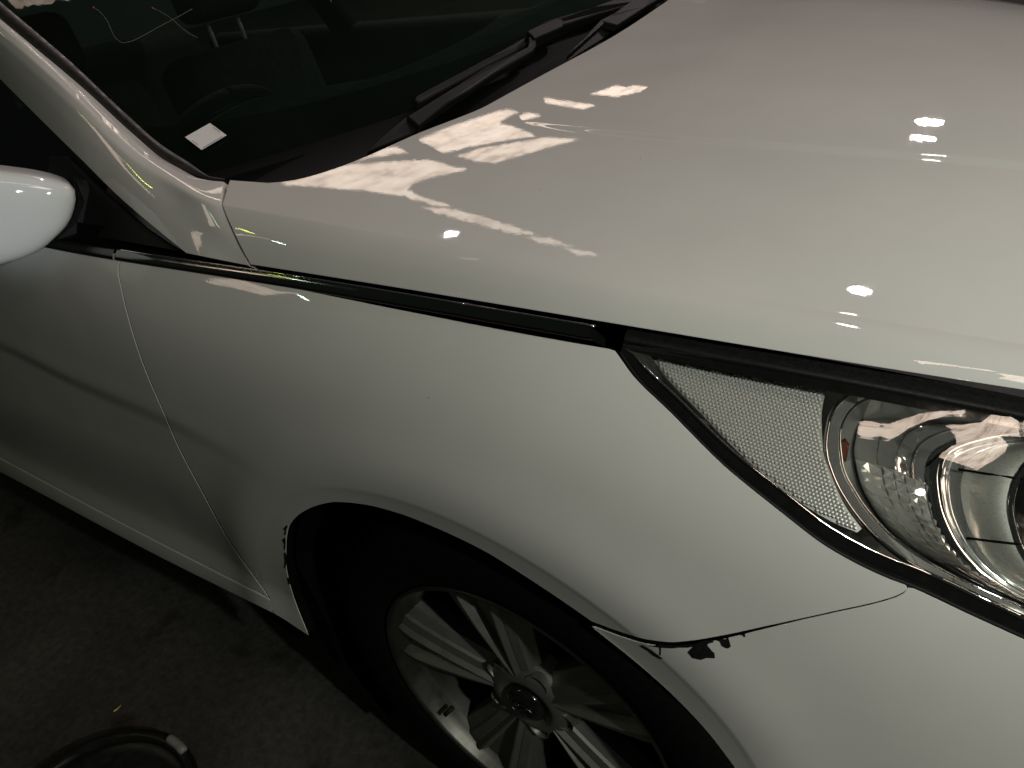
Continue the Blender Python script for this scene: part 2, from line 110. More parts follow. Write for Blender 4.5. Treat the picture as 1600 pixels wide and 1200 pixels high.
SILL = [(-0.4457,0.3753),(-0.4532,0.3762),(-0.4614,0.3765),(-0.4698,0.3765),(-0.4788,0.3761),(-0.4886,0.3751),(-0.4994,0.3731),(-0.5113,0.3703),(-0.5238,0.367),(-0.5364,0.3637),(-0.5486,0.3609),(-0.5603,0.3587),(-0.5715,0.357),(-0.5824,0.3556),(-0.5932,0.3545),(-0.6039,0.3535),(-0.6145,0.3526),(-0.6252,0.3518),(-0.6358,0.3512),(-0.6463,0.3506),(-0.6569,0.3501),(-0.6673,0.3497),(-0.6778,0.3495),(-0.6881,0.3494),(-0.6984,0.3494),(-0.7087,0.3494),(-0.719,0.3495),(-0.7294,0.3496),(-0.7399,0.3498),(-0.7504,0.3499),(-0.761,0.35),(-0.7717,0.3502),(-0.7824,0.3504),(-0.7932,0.3506),(-0.8041,0.3508),(-0.8151,0.351),(-0.8262,0.3512),(-0.8373,0.3514),(-0.8485,0.3516),(-0.8598,0.3519),(-0.8712,0.3521),(-0.8827,0.3524),(-0.8942,0.3526),(-0.9059,0.3529),(-0.9176,0.3532),(-0.9295,0.3534),(-0.9415,0.3537),(-0.9535,0.3539),(-0.9657,0.3542),(-0.978,0.3545),(-0.9904,0.3547),(-1.0029,0.355),(-1.0155,0.3552),(-1.0283,0.3555),(-1.0412,0.3557),(-1.0542,0.3559),(-1.0674,0.3561),(-1.0807,0.3563),(-1.0941,0.3565),(-1.1078,0.3566),(-1.1215,0.3567),(-1.1355,0.3569),(-1.1496,0.3569),(-1.1639,0.357),(-1.1784,0.357),(-1.1931,0.357),(-1.208,0.357),(-1.2231,0.3569),(-1.2384,0.3568),(-1.254,0.3567),(-1.2698,0.3565),(-1.2858,0.3562),(-1.3021,0.3559),(-1.3187,0.3556),(-1.3355,0.3552),(-1.3527,0.3547),(-1.3702,0.3542),(-1.3879,0.3536),(-1.406,0.3529),(-1.4245,0.3522),(-1.4433,0.3514),(-1.4624,0.3505),(-1.482,0.3495),(-1.5019,0.3485),(-1.5222,0.3474),(-1.5428,0.3463),(-1.5639,0.345),(-1.5853,0.3437),(-1.6072,0.3424),(-1.6294,0.3409),(-1.652,0.3395),(-2.0,0.34),(-2.0,0.272),(-1.7603,0.2613),(-1.7325,0.2649),(-1.7045,0.2687),(-1.6767,0.2726),(-1.6491,0.2766),(-1.6219,0.2805),(-1.5953,0.2844),(-1.5693,0.288),(-1.5441,0.2915),(-1.5196,0.2948),(-1.4959,0.2978),(-1.4732,0.3004),(-1.4523,0.3023),(-1.432,0.304),(-1.4121,0.3055),(-1.3927,0.3069),(-1.3738,0.3082),(-1.3553,0.3094),(-1.3372,0.3104),(-1.3196,0.3113),(-1.3023,0.3121),(-1.2853,0.3128),(-1.2687,0.3134),(-1.2524,0.3139),(-1.2364,0.3144),(-1.2207,0.3148),(-1.2053,0.3151),(-1.1901,0.3153),(-1.1752,0.3155),(-1.1605,0.3156),(-1.146,0.3157),(-1.1317,0.3158),(-1.1176,0.3158),(-1.1037,0.3157),(-1.0899,0.3157),(-1.0764,0.3156),(-1.063,0.3155),(-1.0497,0.3154),(-1.0366,0.3152),(-1.0236,0.3151),(-1.0108,0.3149),(-0.9981,0.3147),(-0.9855,0.3146),(-0.973,0.3144),(-0.9606,0.3142),(-0.9484,0.314),(-0.9362,0.3139),(-0.9241,0.3137),(-0.9122,0.3135),(-0.9003,0.3134),(-0.8885,0.3133),(-0.8767,0.3132),(-0.8651,0.3131),(-0.8535,0.313),(-0.842,0.313),(-0.8306,0.3129),(-0.8192,0.3129),(-0.8079,0.313),(-0.7967,0.313),(-0.7855,0.3131),(-0.7744,0.3132),(-0.7634,0.3133),(-0.7524,0.3135),(-0.7414,0.3137),(-0.7306,0.3139),(-0.7198,0.3141),(-0.709,0.3144),(-0.6984,0.3146),(-0.6876,0.315),(-0.6767,0.3156),(-0.6657,0.3164),(-0.6546,0.3173),(-0.6435,0.3184),(-0.6322,0.3196),(-0.6209,0.321),(-0.6096,0.3225),(-0.5983,0.3241),(-0.5868,0.3258),(-0.5752,0.3278),(-0.5633,0.3302),(-0.5508,0.3332),(-0.5377,0.3369),(-0.5242,0.3411),(-0.5109,0.3453),(-0.4986,0.3486),(-0.4877,0.3507),(-0.4779,0.3518),(-0.4688,0.3523),(-0.4602,0.3524),(-0.4522,0.352)]
BUMPER = [(0.1536,0.6177),(0.1577,0.6173),(0.1619,0.6172),(0.1662,0.6172),(0.1704,0.6173),(0.1746,0.6174),(0.1788,0.6176),(0.1831,0.6179),(0.1873,0.6184),(0.1916,0.6191),(0.1959,0.6197),(0.2002,0.6204),(0.2045,0.6212),(0.2088,0.6222),(0.2133,0.624),(0.2176,0.6255),(0.2217,0.6266),(0.2257,0.6276),(0.2298,0.6287),(0.2338,0.6298),(0.2377,0.6311),(0.2416,0.6325),(0.2455,0.6341),(0.2493,0.6359),(0.253,0.6377),(0.2567,0.6395),(0.2603,0.6411),(0.2639,0.643),(0.2674,0.6448),(0.2708,0.6467),(0.2742,0.6485),(0.2776,0.6504),(0.281,0.6522),(0.2843,0.6541),(0.2876,0.6559),(0.2909,0.6576),(0.2942,0.6595),(0.2974,0.6613),(0.3006,0.6632),(0.3038,0.6651),(0.307,0.667),(0.3102,0.669),(0.3133,0.671),(0.3164,0.6729),(0.3196,0.6749),(0.3227,0.6769),(0.3258,0.6788),(0.3288,0.6807),(0.3319,0.6826),(0.3349,0.6845),(0.3379,0.6864),(0.3409,0.6882),(0.3439,0.69),(0.3469,0.6918),(0.3498,0.6936),(0.3527,0.6953),(0.3556,0.697),(0.3585,0.6986),(0.3614,0.7002),(0.3642,0.7017),(0.3671,0.7033),(0.3699,0.7048),(0.3727,0.7063),(0.3754,0.7078),(0.3782,0.7093),(0.381,0.7107),(0.3837,0.7121),(0.3865,0.7134),(0.3892,0.7147),(0.392,0.716),(0.3947,0.7173),(0.3973,0.7186),(0.4,0.7199),(0.4026,0.7212),(0.4052,0.7225),(0.4078,0.7239),(0.4103,0.7252),(0.4128,0.7266),(0.4153,0.7281),(0.4177,0.7296),(0.4202,0.7313),(0.4225,0.7331),(0.4244,0.7352),(0.4259,0.7379),(0.4272,0.741),(0.4288,0.7424),(0.4315,0.7408),(0.4342,0.7393),(0.4369,0.7378),(0.4395,0.7364),(0.4422,0.7349),(0.4449,0.7334),(0.4476,0.7319),(0.4503,0.7304),(0.453,0.7289),(0.4556,0.7274),(0.4583,0.7259),(0.461,0.7243),(0.4637,0.7228),(0.4664,0.7213),(0.469,0.7198),(0.4717,0.7182),(0.4744,0.7167),(0.4771,0.7151),(0.4798,0.7135),(0.4825,0.712),(0.4852,0.7104),(0.4878,0.7088),(0.4905,0.7072),(0.4932,0.7056),(0.4959,0.704),(0.4986,0.7023),(0.5013,0.7007),(0.504,0.6991),(0.5067,0.6975),(0.5094,0.6958),(0.5121,0.6942),(0.5148,0.6925),(0.5175,0.6909),(0.5202,0.6892),(0.523,0.6876),(0.5257,0.6859),(0.5284,0.6843),(0.5312,0.6826),(0.5339,0.6809),(0.5366,0.6793),(0.5394,0.6776),(0.5421,0.6759),(0.5449,0.6741),(0.5476,0.6724),(0.5504,0.6707),(0.5531,0.6689),(0.5559,0.6671),(0.5587,0.6653),(0.5615,0.6635),(0.7,0.6),(0.8,0.57),(0.87,0.55),(0.885,0.4),(0.86,0.24),(0.7,0.2),(0.2952,0.2002),(0.3014,0.2186),(0.3066,0.2372),(0.3108,0.2562),(0.3141,0.2753),(0.3163,0.2946),(0.3175,0.3139),(0.3178,0.3333),(0.317,0.3527),(0.3152,0.372),(0.3124,0.3912),(0.3086,0.4103),(0.3038,0.4291),(0.2981,0.4476),(0.2956,0.4521),(0.2931,0.4567),(0.2906,0.4613),(0.2881,0.466),(0.2857,0.4706),(0.2832,0.4752),(0.2808,0.4798),(0.2783,0.4843),(0.2758,0.4886),(0.2732,0.4929),(0.2706,0.497),(0.268,0.501),(0.2653,0.505),(0.2626,0.5089),(0.2599,0.5127),(0.2571,0.5165),(0.2544,0.5201),(0.2516,0.5238),(0.2488,0.5274),(0.246,0.5309),(0.2431,0.5344),(0.2403,0.5378),(0.2374,0.5412),(0.2345,0.5445),(0.2317,0.5478),(0.2287,0.551),(0.2258,0.5541),(0.2228,0.5572),(0.2198,0.5603),(0.2168,0.5633),(0.2138,0.5663),(0.2108,0.5693),(0.2077,0.5722),(0.2047,0.5751),(0.2016,0.5779),(0.1985,0.5807),(0.1954,0.5834),(0.1922,0.5861),(0.1891,0.5887),(0.1859,0.5913),(0.1827,0.5939),(0.1795,0.5964),(0.1762,0.5989),(0.173,0.6014),(0.1697,0.6039),(0.1665,0.6064),(0.1632,0.6088),(0.16,0.6113),(0.1567,0.6138),(0.1535,0.6163)]
CHIPS = [[(0.2188,0.6248),(0.2295,0.6276),(0.2425,0.6323),(0.2488,0.6359),(0.2579,0.6391),(0.2653,0.6435),(0.2703,0.6457),(0.2811,0.6525),(0.2789,0.6534),(0.2696,0.6485),(0.2579,0.6426),(0.2426,0.6354),(0.2297,0.6307)],[(0.2645,0.645),(0.2609,0.6381),(0.2578,0.6323),(0.2623,0.6256),(0.2698,0.6257),(0.2749,0.63),(0.2825,0.6319),(0.2821,0.6376),(0.2787,0.642),(0.2753,0.647),(0.2778,0.6526),(0.2724,0.6519),(0.2674,0.6492)],[(0.284,0.6553),(0.2864,0.6546),(0.2883,0.6495),(0.2915,0.6475),(0.2939,0.6473),(0.296,0.6502),(0.2947,0.6561),(0.2934,0.6607),(0.2912,0.6581),(0.2877,0.6573)],[(0.208,0.6177),(0.211,0.6201),(0.2153,0.6195),(0.2221,0.6174),(0.2252,0.6149),(0.2316,0.611),(0.2305,0.6086),(0.2261,0.6087),(0.2217,0.6087),(0.2163,0.614),(0.2112,0.6152)],[(0.3042,0.6668),(0.3073,0.6687),(0.3081,0.6653),(0.3064,0.6655),(0.306,0.6668)],[(0.2298,0.6323),(0.2311,0.6329),(0.2313,0.6249),(0.2303,0.6157),(0.2293,0.6151),(0.2302,0.6231)]]
SCUFFS = [[(-0.3215,0.5837),(-0.3139,0.5903),(-0.3068,0.5972),(-0.3057,0.5958),(-0.3126,0.5879),(-0.3209,0.5737),(-0.3247,0.5709),(-0.3166,0.5848)],[(-0.3358,0.5576),(-0.3318,0.5604),(-0.3263,0.5652),(-0.3305,0.5539),(-0.3392,0.5374),(-0.3438,0.5334),(-0.3357,0.5485)],[(-0.3488,0.5233),(-0.3424,0.5294),(-0.3519,0.5086),(-0.3641,0.4852),(-0.367,0.4852),(-0.3557,0.5052)],[(-0.373,0.46),(-0.3686,0.4629),(-0.3739,0.4461),(-0.3778,0.4427)]]
RIDGE = [(-0.365,0.0514),(-0.2148,0.0376),(-0.0431,0.0353),(0.1162,0.0291),(0.2165,0.0242),(0.3313,0.0182),(0.4682,0.011)]
REAR = [(-0.4222,-0.7456,1.0105),(-0.3491,-0.7345,1.0113),(-0.3024,-0.6887,1.0141),(-0.2819,-0.6381,1.0171),(-0.2625,-0.556,1.0214),(-0.2262,-0.4247,1.0271),(-0.2215,-0.1716,1.0337),(-0.2852,0.326,1.0303)]
REARSIDE = [(-0.2924,-0.8377,0.9497),(-0.3251,-0.82,0.9774),(-0.365,-0.7986,1.0045)]
FOLD = [(-0.0402,-0.4922,1.003),(0.0375,-0.4814,0.9981),(0.1167,-0.4774,0.9911),(0.286,-0.4479,0.9716),(0.4343,-0.4079,0.9456)]
PILTOP = [(-0.4826,-0.7053,0.9931),(-0.4964,-0.7166,0.9982),(-0.5094,-0.7239,1.0037),(-0.5365,-0.7307,1.0182),(-0.5711,-0.7364,1.0376),(-0.6213,-0.7338,1.0693),(-0.7129,-0.7257,1.1279),(-0.7888,-0.7226,1.1754),(-0.8651,-0.7202,1.2228),(-0.9798,-0.7168,1.2941)]
MOULD = [(-0.4839,-0.7037,0.9943),(-0.5024,-0.7157,1.0021),(-0.5282,-0.7167,1.0175),(-0.5782,-0.721,1.0467),(-0.6366,-0.7171,1.0838),(-0.759,-0.7045,1.1626),(-0.8126,-0.7015,1.1964),(-0.8681,-0.699,1.2312),(-0.971,-0.691,1.2965)]
PILLOW = [(-0.28,-0.8478,0.9549),(-0.3209,-0.8474,0.9556),(-0.401,-0.8466,0.957),(-0.4356,-0.8407,0.9679),(-0.554,-0.8188,1.0077),(-0.6578,-0.7962,1.0487),(-0.7737,-0.771,1.0945),(-0.9,-0.7432,1.1452),(-1.1086,-0.6966,1.2298)]
PILCORNER = (-0.28,-0.8478,0.9549)
STICKER = [(-0.5538,-0.6493,1.0553),(-0.5259,-0.6487,1.0383),(-0.5329,-0.6909,1.0305),(-0.561,-0.6909,1.0477)]
STICKLINE = [[(-0.5326,-0.6881,1.0323),(-0.5269,-0.6548,1.0384)],[(-0.5499,-0.6893,1.0425),(-0.5396,-0.6888,1.0363)],[(-0.5453,-0.6523,1.0504),(-0.5338,-0.6517,1.0436)]]
WIPARM = [(-0.3538,-0.4548,1.0116),(-0.333,-0.4572,0.9984),(-0.3324,-0.3822,1.0115),(-0.3273,-0.3282,1.0166),(-0.3269,-0.2672,1.0241),(-0.3238,-0.1433,1.0331),(-0.3283,-0.1224,1.0371),(-0.3405,-0.1007,1.0456),(-0.3553,-0.0831,1.0554),(-0.3574,-0.0968,1.0561),(-0.3392,-0.1224,1.0438),(-0.3348,-0.1365,1.0404),(-0.3424,-0.2566,1.0349),(-0.3459,-0.3608,1.0233)]
WIPPIV = [(-0.3629,-0.5429,0.9866),(-0.3645,-0.5085,0.9953),(-0.3652,-0.447,1.0083),(-0.3425,-0.4453,0.9947),(-0.3413,-0.4651,0.9902)]
BLADE1 = [(-0.3805,-0.4008,1.0214),(-0.3834,-0.3914,1.0248),(-0.3804,-0.3617,1.0277),(-0.3689,-0.1978,1.0405),(-0.3697,-0.0795,1.0479),(-0.3542,-0.0959,1.0378),(-0.3576,-0.2127,1.0322),(-0.3718,-0.3954,1.0171),(-0.3757,-0.403,1.0181)]
BLADE2 = [(-0.3708,-0.0757,1.0557),(-0.3733,0.0058,1.0585),(-0.371,0.1717,1.0508),(-0.4136,0.4728,1.0352),(-0.3091,0.6,1.0556),(-0.2906,0.6,1.0381),(-0.3721,0.4167,1.0205),(-0.3513,0.1437,1.0406),(-0.3589,-0.0701,1.0487)]
CLIP = [(-0.3556,-0.1031,1.0594),(-0.3547,-0.0742,1.0599),(-0.3543,-0.0069,1.0609),(-0.346,0.006,1.0559),(-0.3342,-0.0159,1.0486),(-0.3366,-0.1106,1.0475)]
ARM2 = [(-0.2931,-0.0791,1.0116),(-0.3095,0.0191,1.0228),(-0.3292,0.1219,1.0318),(-0.3085,0.1475,1.0177),(-0.3432,0.3543,1.0167),(-0.374,0.6,1.0172),(-0.423,0.6,1.0349),(-0.3388,0.1958,1.0326)]
THREADS = [[(-0.7969,-0.613,1.2158),(-0.7881,-0.6121,1.2107),(-0.7753,-0.6141,1.2023),(-0.7596,-0.6204,1.191),(-0.7467,-0.6278,1.1811),(-0.7337,-0.6328,1.1718),(-0.7238,-0.6321,1.1659),(-0.7187,-0.6224,1.1654),(-0.7156,-0.6055,1.168),(-0.7131,-0.5684,1.1758),(-0.7109,-0.5378,1.1817),(-0.7099,-0.5052,1.1884)],[(-0.7461,-0.5495,1.2004),(-0.7355,-0.5465,1.1947),(-0.7241,-0.5445,1.1882),(-0.711,-0.5444,1.1802),(-0.6961,-0.5463,1.1706),(-0.6789,-0.547,1.1599),(-0.6652,-0.5438,1.1522)]]
LENSUP = [(0.1628,-0.7913,0.9071),(0.1959,-0.7845,0.9021),(0.2278,-0.7774,0.8968),(0.2587,-0.7699,0.8915),(0.2889,-0.7626,0.8866),(0.3179,-0.754,0.8807),(0.3463,-0.7449,0.8745),(0.374,-0.7352,0.8677),(0.4014,-0.7258,0.861),(0.4283,-0.7149,0.8532),(0.4549,-0.7041,0.8454),(0.4814,-0.6916,0.8362),(0.5078,-0.6794,0.8268),(0.5342,-0.6662,0.8168)]
LENSLOW = [(0.1671,-0.8067,0.9051),(0.1814,-0.8152,0.8956),(0.1957,-0.8219,0.8865),(0.2108,-0.8263,0.8783),(0.2256,-0.8301,0.87),(0.2395,-0.8338,0.8612),(0.2531,-0.8371,0.8521),(0.2664,-0.8398,0.8429),(0.2797,-0.8417,0.834),(0.2931,-0.8427,0.8253),(0.3065,-0.8432,0.8168),(0.3197,-0.8433,0.8082),(0.3328,-0.8431,0.7992),(0.3457,-0.8426,0.79),(0.3587,-0.8416,0.781),(0.3718,-0.8398,0.773),(0.3853,-0.8374,0.7656),(0.3989,-0.8345,0.7587),(0.4125,-0.8311,0.7524),(0.4262,-0.8272,0.747),(0.4397,-0.8234,0.7406),(0.453,-0.8196,0.7333),(0.4663,-0.8156,0.7255),(0.4796,-0.8113,0.7179),(0.493,-0.8067,0.7102),(0.5064,-0.8019,0.7023),(0.5198,-0.7967,0.6941),(0.5333,-0.7912,0.6857),(0.5469,-0.7854,0.6769),(0.5606,-0.7793,0.6678)]
HLF = [(0.1628,-0.7913,0.9071),(0.92968,0.30048,-0.21307),(-0.08602,0.73953,0.6676),(0.35817,-0.60233,0.71338)]
MARK = [(0.0259,-0.0069),(0.0407,-0.0072),(0.0553,-0.0076),(0.0698,-0.0079),(0.0843,-0.0078),(0.0986,-0.0075),(0.1128,-0.007),(0.1269,-0.0066),(0.1409,-0.0062),(0.1548,-0.0058),(0.1686,-0.0053),(0.1823,-0.0049),(0.1826,-0.0102),(0.1822,-0.0191),(0.1822,-0.0279),(0.1834,-0.0364),(0.185,-0.045),(0.1867,-0.0534),(0.1886,-0.0616),(0.1917,-0.0693),(0.1957,-0.0766),(0.1998,-0.0838),(0.2039,-0.0908),(0.2084,-0.0975),(0.2131,-0.1039),(0.2182,-0.1097),(0.2238,-0.1151),(0.2294,-0.1205),(0.2264,-0.1245),(0.2152,-0.1225),(0.2042,-0.1201),(0.1934,-0.1166),(0.1827,-0.1124),(0.1721,-0.1077),(0.1616,-0.1027),(0.1511,-0.0974),(0.1407,-0.0916),(0.1303,-0.0855),(0.1201,-0.0791),(0.11,-0.0722),(0.0999,-0.065),(0.0899,-0.0575),(0.0798,-0.05),(0.0694,-0.0427),(0.0588,-0.0354),(0.0484,-0.0277),(0.0385,-0.0192),(0.0289,-0.01)]
RINGS = [([(0.3451,0.0033),(0.3349,0.003),(0.3247,0.0028),(0.3144,0.0025),(0.304,0.0023),(0.2936,0.002),(0.2831,0.0017),(0.2725,0.0013),(0.2619,0.0009),(0.251,0.0008),(0.24,0.0007),(0.2291,0.0003),(0.2185,-0.0008),(0.2084,-0.0034),(0.199,-0.0113),(0.1931,-0.0207),(0.1899,-0.0329),(0.1898,-0.0446),(0.1907,-0.0563),(0.1937,-0.0673),(0.1987,-0.0775),(0.2042,-0.0869),(0.2108,-0.0957),(0.2179,-0.1038),(0.2253,-0.1112),(0.2333,-0.118),(0.2418,-0.1241),(0.2503,-0.1294),(0.2593,-0.1342),(0.2685,-0.1384),(0.2778,-0.1418),(0.2873,-0.1445),(0.2969,-0.1466),(0.3066,-0.1486),(0.3161,-0.1508),(0.3255,-0.1531),(0.3348,-0.1553),(0.3441,-0.1575),(0.3533,-0.1597),(0.3624,-0.1619)],0.012),([(0.3597,0.0065),(0.3499,0.0059),(0.34,0.0054),(0.3301,0.0049),(0.3202,0.0044),(0.3102,0.0038),(0.3002,0.0032),(0.2901,0.0026),(0.2799,0.0019),(0.2696,0.0013),(0.2591,0.0008),(0.2486,0.0001),(0.2382,-0.0008),(0.2283,-0.0024),(0.2186,-0.0067),(0.2104,-0.0152),(0.2056,-0.0248),(0.2029,-0.0367),(0.204,-0.0478),(0.2066,-0.0587),(0.2097,-0.0691),(0.2147,-0.0785),(0.2213,-0.0869),(0.2279,-0.0948),(0.235,-0.1021),(0.2427,-0.1089),(0.2506,-0.115),(0.2587,-0.1204),(0.2673,-0.1251),(0.2761,-0.1293),(0.2849,-0.133),(0.2939,-0.1363),(0.303,-0.1391),(0.3121,-0.1417),(0.3211,-0.1441),(0.3302,-0.1462),(0.3393,-0.1482),(0.3484,-0.1501),(0.3573,-0.152),(0.3663,-0.1539)],0.022),([(0.419,0.0312),(0.4079,0.0306),(0.3968,0.0302),(0.3856,0.0299),(0.3743,0.0295),(0.363,0.0289),(0.3517,0.0281),(0.3403,0.0267),(0.3289,0.0249),(0.3174,0.0228),(0.3058,0.0207),(0.2942,0.0184),(0.2827,0.0161),(0.2712,0.0136),(0.2589,0.0085),(0.2483,0.0014),(0.2423,-0.0069),(0.2388,-0.0204),(0.2386,-0.034),(0.2415,-0.0462),(0.2456,-0.0581),(0.2503,-0.069),(0.2569,-0.079),(0.2646,-0.0882),(0.2724,-0.0966),(0.2808,-0.1043),(0.2898,-0.1113),(0.2991,-0.1172),(0.3088,-0.1222),(0.319,-0.1264),(0.3293,-0.1302),(0.3395,-0.1336),(0.3499,-0.1365),(0.3602,-0.1392),(0.3706,-0.1417),(0.3807,-0.1445),(0.3909,-0.1472),(0.4009,-0.1499),(0.4109,-0.1526),(0.4208,-0.1553)],0.115),([(0.3936,0.0116),(0.3864,0.0098),(0.3791,0.008),(0.3717,0.0063),(0.3644,0.0045),(0.357,0.0026),(0.3497,0.0007),(0.3424,-0.0013),(0.3351,-0.0036),(0.3278,-0.0067),(0.3205,-0.0102),(0.3134,-0.0142),(0.3067,-0.0184),(0.3005,-0.0229),(0.2942,-0.0287),(0.289,-0.0358),(0.2865,-0.0432),(0.2856,-0.0518),(0.2865,-0.06),(0.2882,-0.0679),(0.2903,-0.0757),(0.2926,-0.0833),(0.2953,-0.0906),(0.2988,-0.0977),(0.3026,-0.1044),(0.3068,-0.1107),(0.3113,-0.1164),(0.3165,-0.1216),(0.3223,-0.1262),(0.3282,-0.1301),(0.3344,-0.1333),(0.341,-0.136),(0.3477,-0.1384),(0.3543,-0.1407),(0.3609,-0.1427),(0.3676,-0.1446),(0.3743,-0.1464),(0.381,-0.148),(0.3876,-0.1497),(0.3942,-0.1514)],0.05),([(0.3926,0.0062),(0.3861,0.0043),(0.3795,0.0024),(0.3729,0.0004),(0.3663,-0.0016),(0.3597,-0.0036),(0.3531,-0.0059),(0.3465,-0.0083),(0.3399,-0.0108),(0.3333,-0.0136),(0.3269,-0.0166),(0.3207,-0.0198),(0.314,-0.0238),(0.3075,-0.0287),(0.3027,-0.0339),(0.3005,-0.0398),(0.2993,-0.0478),(0.2994,-0.0558),(0.3006,-0.0631),(0.3023,-0.0703),(0.3042,-0.0772),(0.3065,-0.0839),(0.3096,-0.0903),(0.3132,-0.0964),(0.3169,-0.1022),(0.3208,-0.1076),(0.3252,-0.1127),(0.3299,-0.1176),(0.3348,-0.122),(0.3399,-0.126),(0.3451,-0.1296),(0.3507,-0.1327),(0.3565,-0.1355),(0.3623,-0.1381),(0.3681,-0.1405),(0.374,-0.1427),(0.3799,-0.1447),(0.3859,-0.1466),(0.3918,-0.1484),(0.3977,-0.1504)],0.047),([(0.3949,-0.0016),(0.3892,-0.0031),(0.3835,-0.0045),(0.3778,-0.006),(0.3721,-0.0074),(0.3664,-0.009),(0.3607,-0.0107),(0.355,-0.0128),(0.3493,-0.0153),(0.3438,-0.0181),(0.3385,-0.021),(0.3331,-0.0243),(0.3275,-0.0284),(0.3228,-0.0331),(0.32,-0.0379),(0.3185,-0.0438),(0.3175,-0.0506),(0.3172,-0.0577),(0.3177,-0.0642),(0.3189,-0.0704),(0.3206,-0.0764),(0.3225,-0.0823),(0.3248,-0.0879),(0.3275,-0.0933),(0.3304,-0.0985),(0.3336,-0.1034),(0.3371,-0.1082),(0.3408,-0.1127),(0.3447,-0.1168),(0.3487,-0.1205),(0.3532,-0.1239),(0.3578,-0.127),(0.3627,-0.1298),(0.3675,-0.1323),(0.3724,-0.1344),(0.3775,-0.1361),(0.3827,-0.1377),(0.388,-0.1392),(0.3932,-0.1407),(0.3984,-0.1423)],0.05),([(0.3945,-0.0194),(0.3901,-0.0189),(0.3857,-0.0183),(0.3813,-0.0178),(0.377,-0.0178),(0.3727,-0.0186),(0.3683,-0.0205),(0.3641,-0.0229),(0.3604,-0.0255),(0.3571,-0.0289),(0.3541,-0.0333),(0.3517,-0.0379),(0.3497,-0.0424),(0.348,-0.0472),(0.3467,-0.0522),(0.346,-0.0571),(0.3455,-0.0621),(0.3452,-0.0671),(0.3454,-0.072),(0.3461,-0.0767),(0.3472,-0.0813),(0.3486,-0.0859),(0.3501,-0.0903),(0.3517,-0.0946),(0.3534,-0.0989),(0.3554,-0.1031),(0.3576,-0.1071),(0.36,-0.1109),(0.3626,-0.1143),(0.3654,-0.1174),(0.3686,-0.1204),(0.3722,-0.123),(0.3759,-0.1252),(0.3796,-0.1267),(0.3834,-0.1276),(0.3875,-0.1281),(0.3918,-0.1283),(0.3961,-0.1284),(0.4004,-0.1285),(0.4046,-0.1287)],0.026)]
AMBER = (0.2098,-0.053)
SPLIT = [[(0.3102,-0.0469),(0.3192,-0.0471),(0.3282,-0.0473),(0.3371,-0.0475),(0.346,-0.0476),(0.3548,-0.0476)],[(0.3239,-0.1052),(0.3311,-0.1048),(0.3382,-0.1044),(0.3454,-0.1039),(0.3525,-0.1033),(0.3596,-0.1027)]]
MIRROR = [(-0.0091,0.0988),(-0.0005,0.097),(0.0081,0.0953),(0.0168,0.0936),(0.0255,0.0918),(0.0343,0.0899),(0.043,0.0878),(0.0517,0.0854),(0.06,0.0822),(0.0682,0.0785),(0.0763,0.0746),(0.0846,0.0707),(0.0931,0.0671),(0.1016,0.0633),(0.1102,0.0595),(0.1187,0.0554),(0.1271,0.051),(0.1354,0.0461),(0.1434,0.0406),(0.1512,0.0341),(0.1546,0.0254),(0.1515,0.0141),(0.1452,0.0038),(0.1378,-0.0058),(0.129,-0.0141),(0.1191,-0.0204),(0.1086,-0.0258),(0.0981,-0.0309),(0.0875,-0.035),(0.0768,-0.0377),(0.0661,-0.0394),(0.0556,-0.0401),(0.0452,-0.0402),(0.0349,-0.0402),(0.0246,-0.0406),(0.0142,-0.0413),(0.0039,-0.042),(-0.0062,-0.0423),(-0.016,-0.042),(-0.0256,-0.0407),(-0.0357,-0.0391),(-0.046,-0.0372),(-0.0558,-0.0352),(-0.0647,-0.0331),(-0.072,-0.0311),(-0.077,-0.0277),(-0.0791,-0.0192),(-0.0789,-0.0075),(-0.0769,0.0055),(-0.0738,0.0175),(-0.07,0.0275),(-0.0657,0.0379),(-0.0611,0.0484),(-0.0564,0.0586),(-0.0518,0.0681),(-0.0469,0.0763),(-0.0392,0.0828),(-0.0294,0.0882),(-0.0189,0.0933)]
MIRARM = [(-0.621,-0.8379,1.0317),(-0.6151,-0.8278,1.0249),(-0.6072,-0.8142,1.0133),(-0.6035,-0.8078,0.9801),(-0.603,-0.8069,0.94),(-0.61,-0.8191,0.9308),(-0.6347,-0.8615,0.9523),(-0.6502,-0.8882,0.9574),(-0.6331,-0.8587,0.9793),(-0.6235,-0.8422,1.001)]
TUB = (-0.6866,-1.2645,0.1947)
GRIP = [94.93,78.82]
LEAF = [(-0.9023,-1.0913,0.006),(-0.899,-1.0831,0.006),(-0.9012,-1.0744,0.006)]
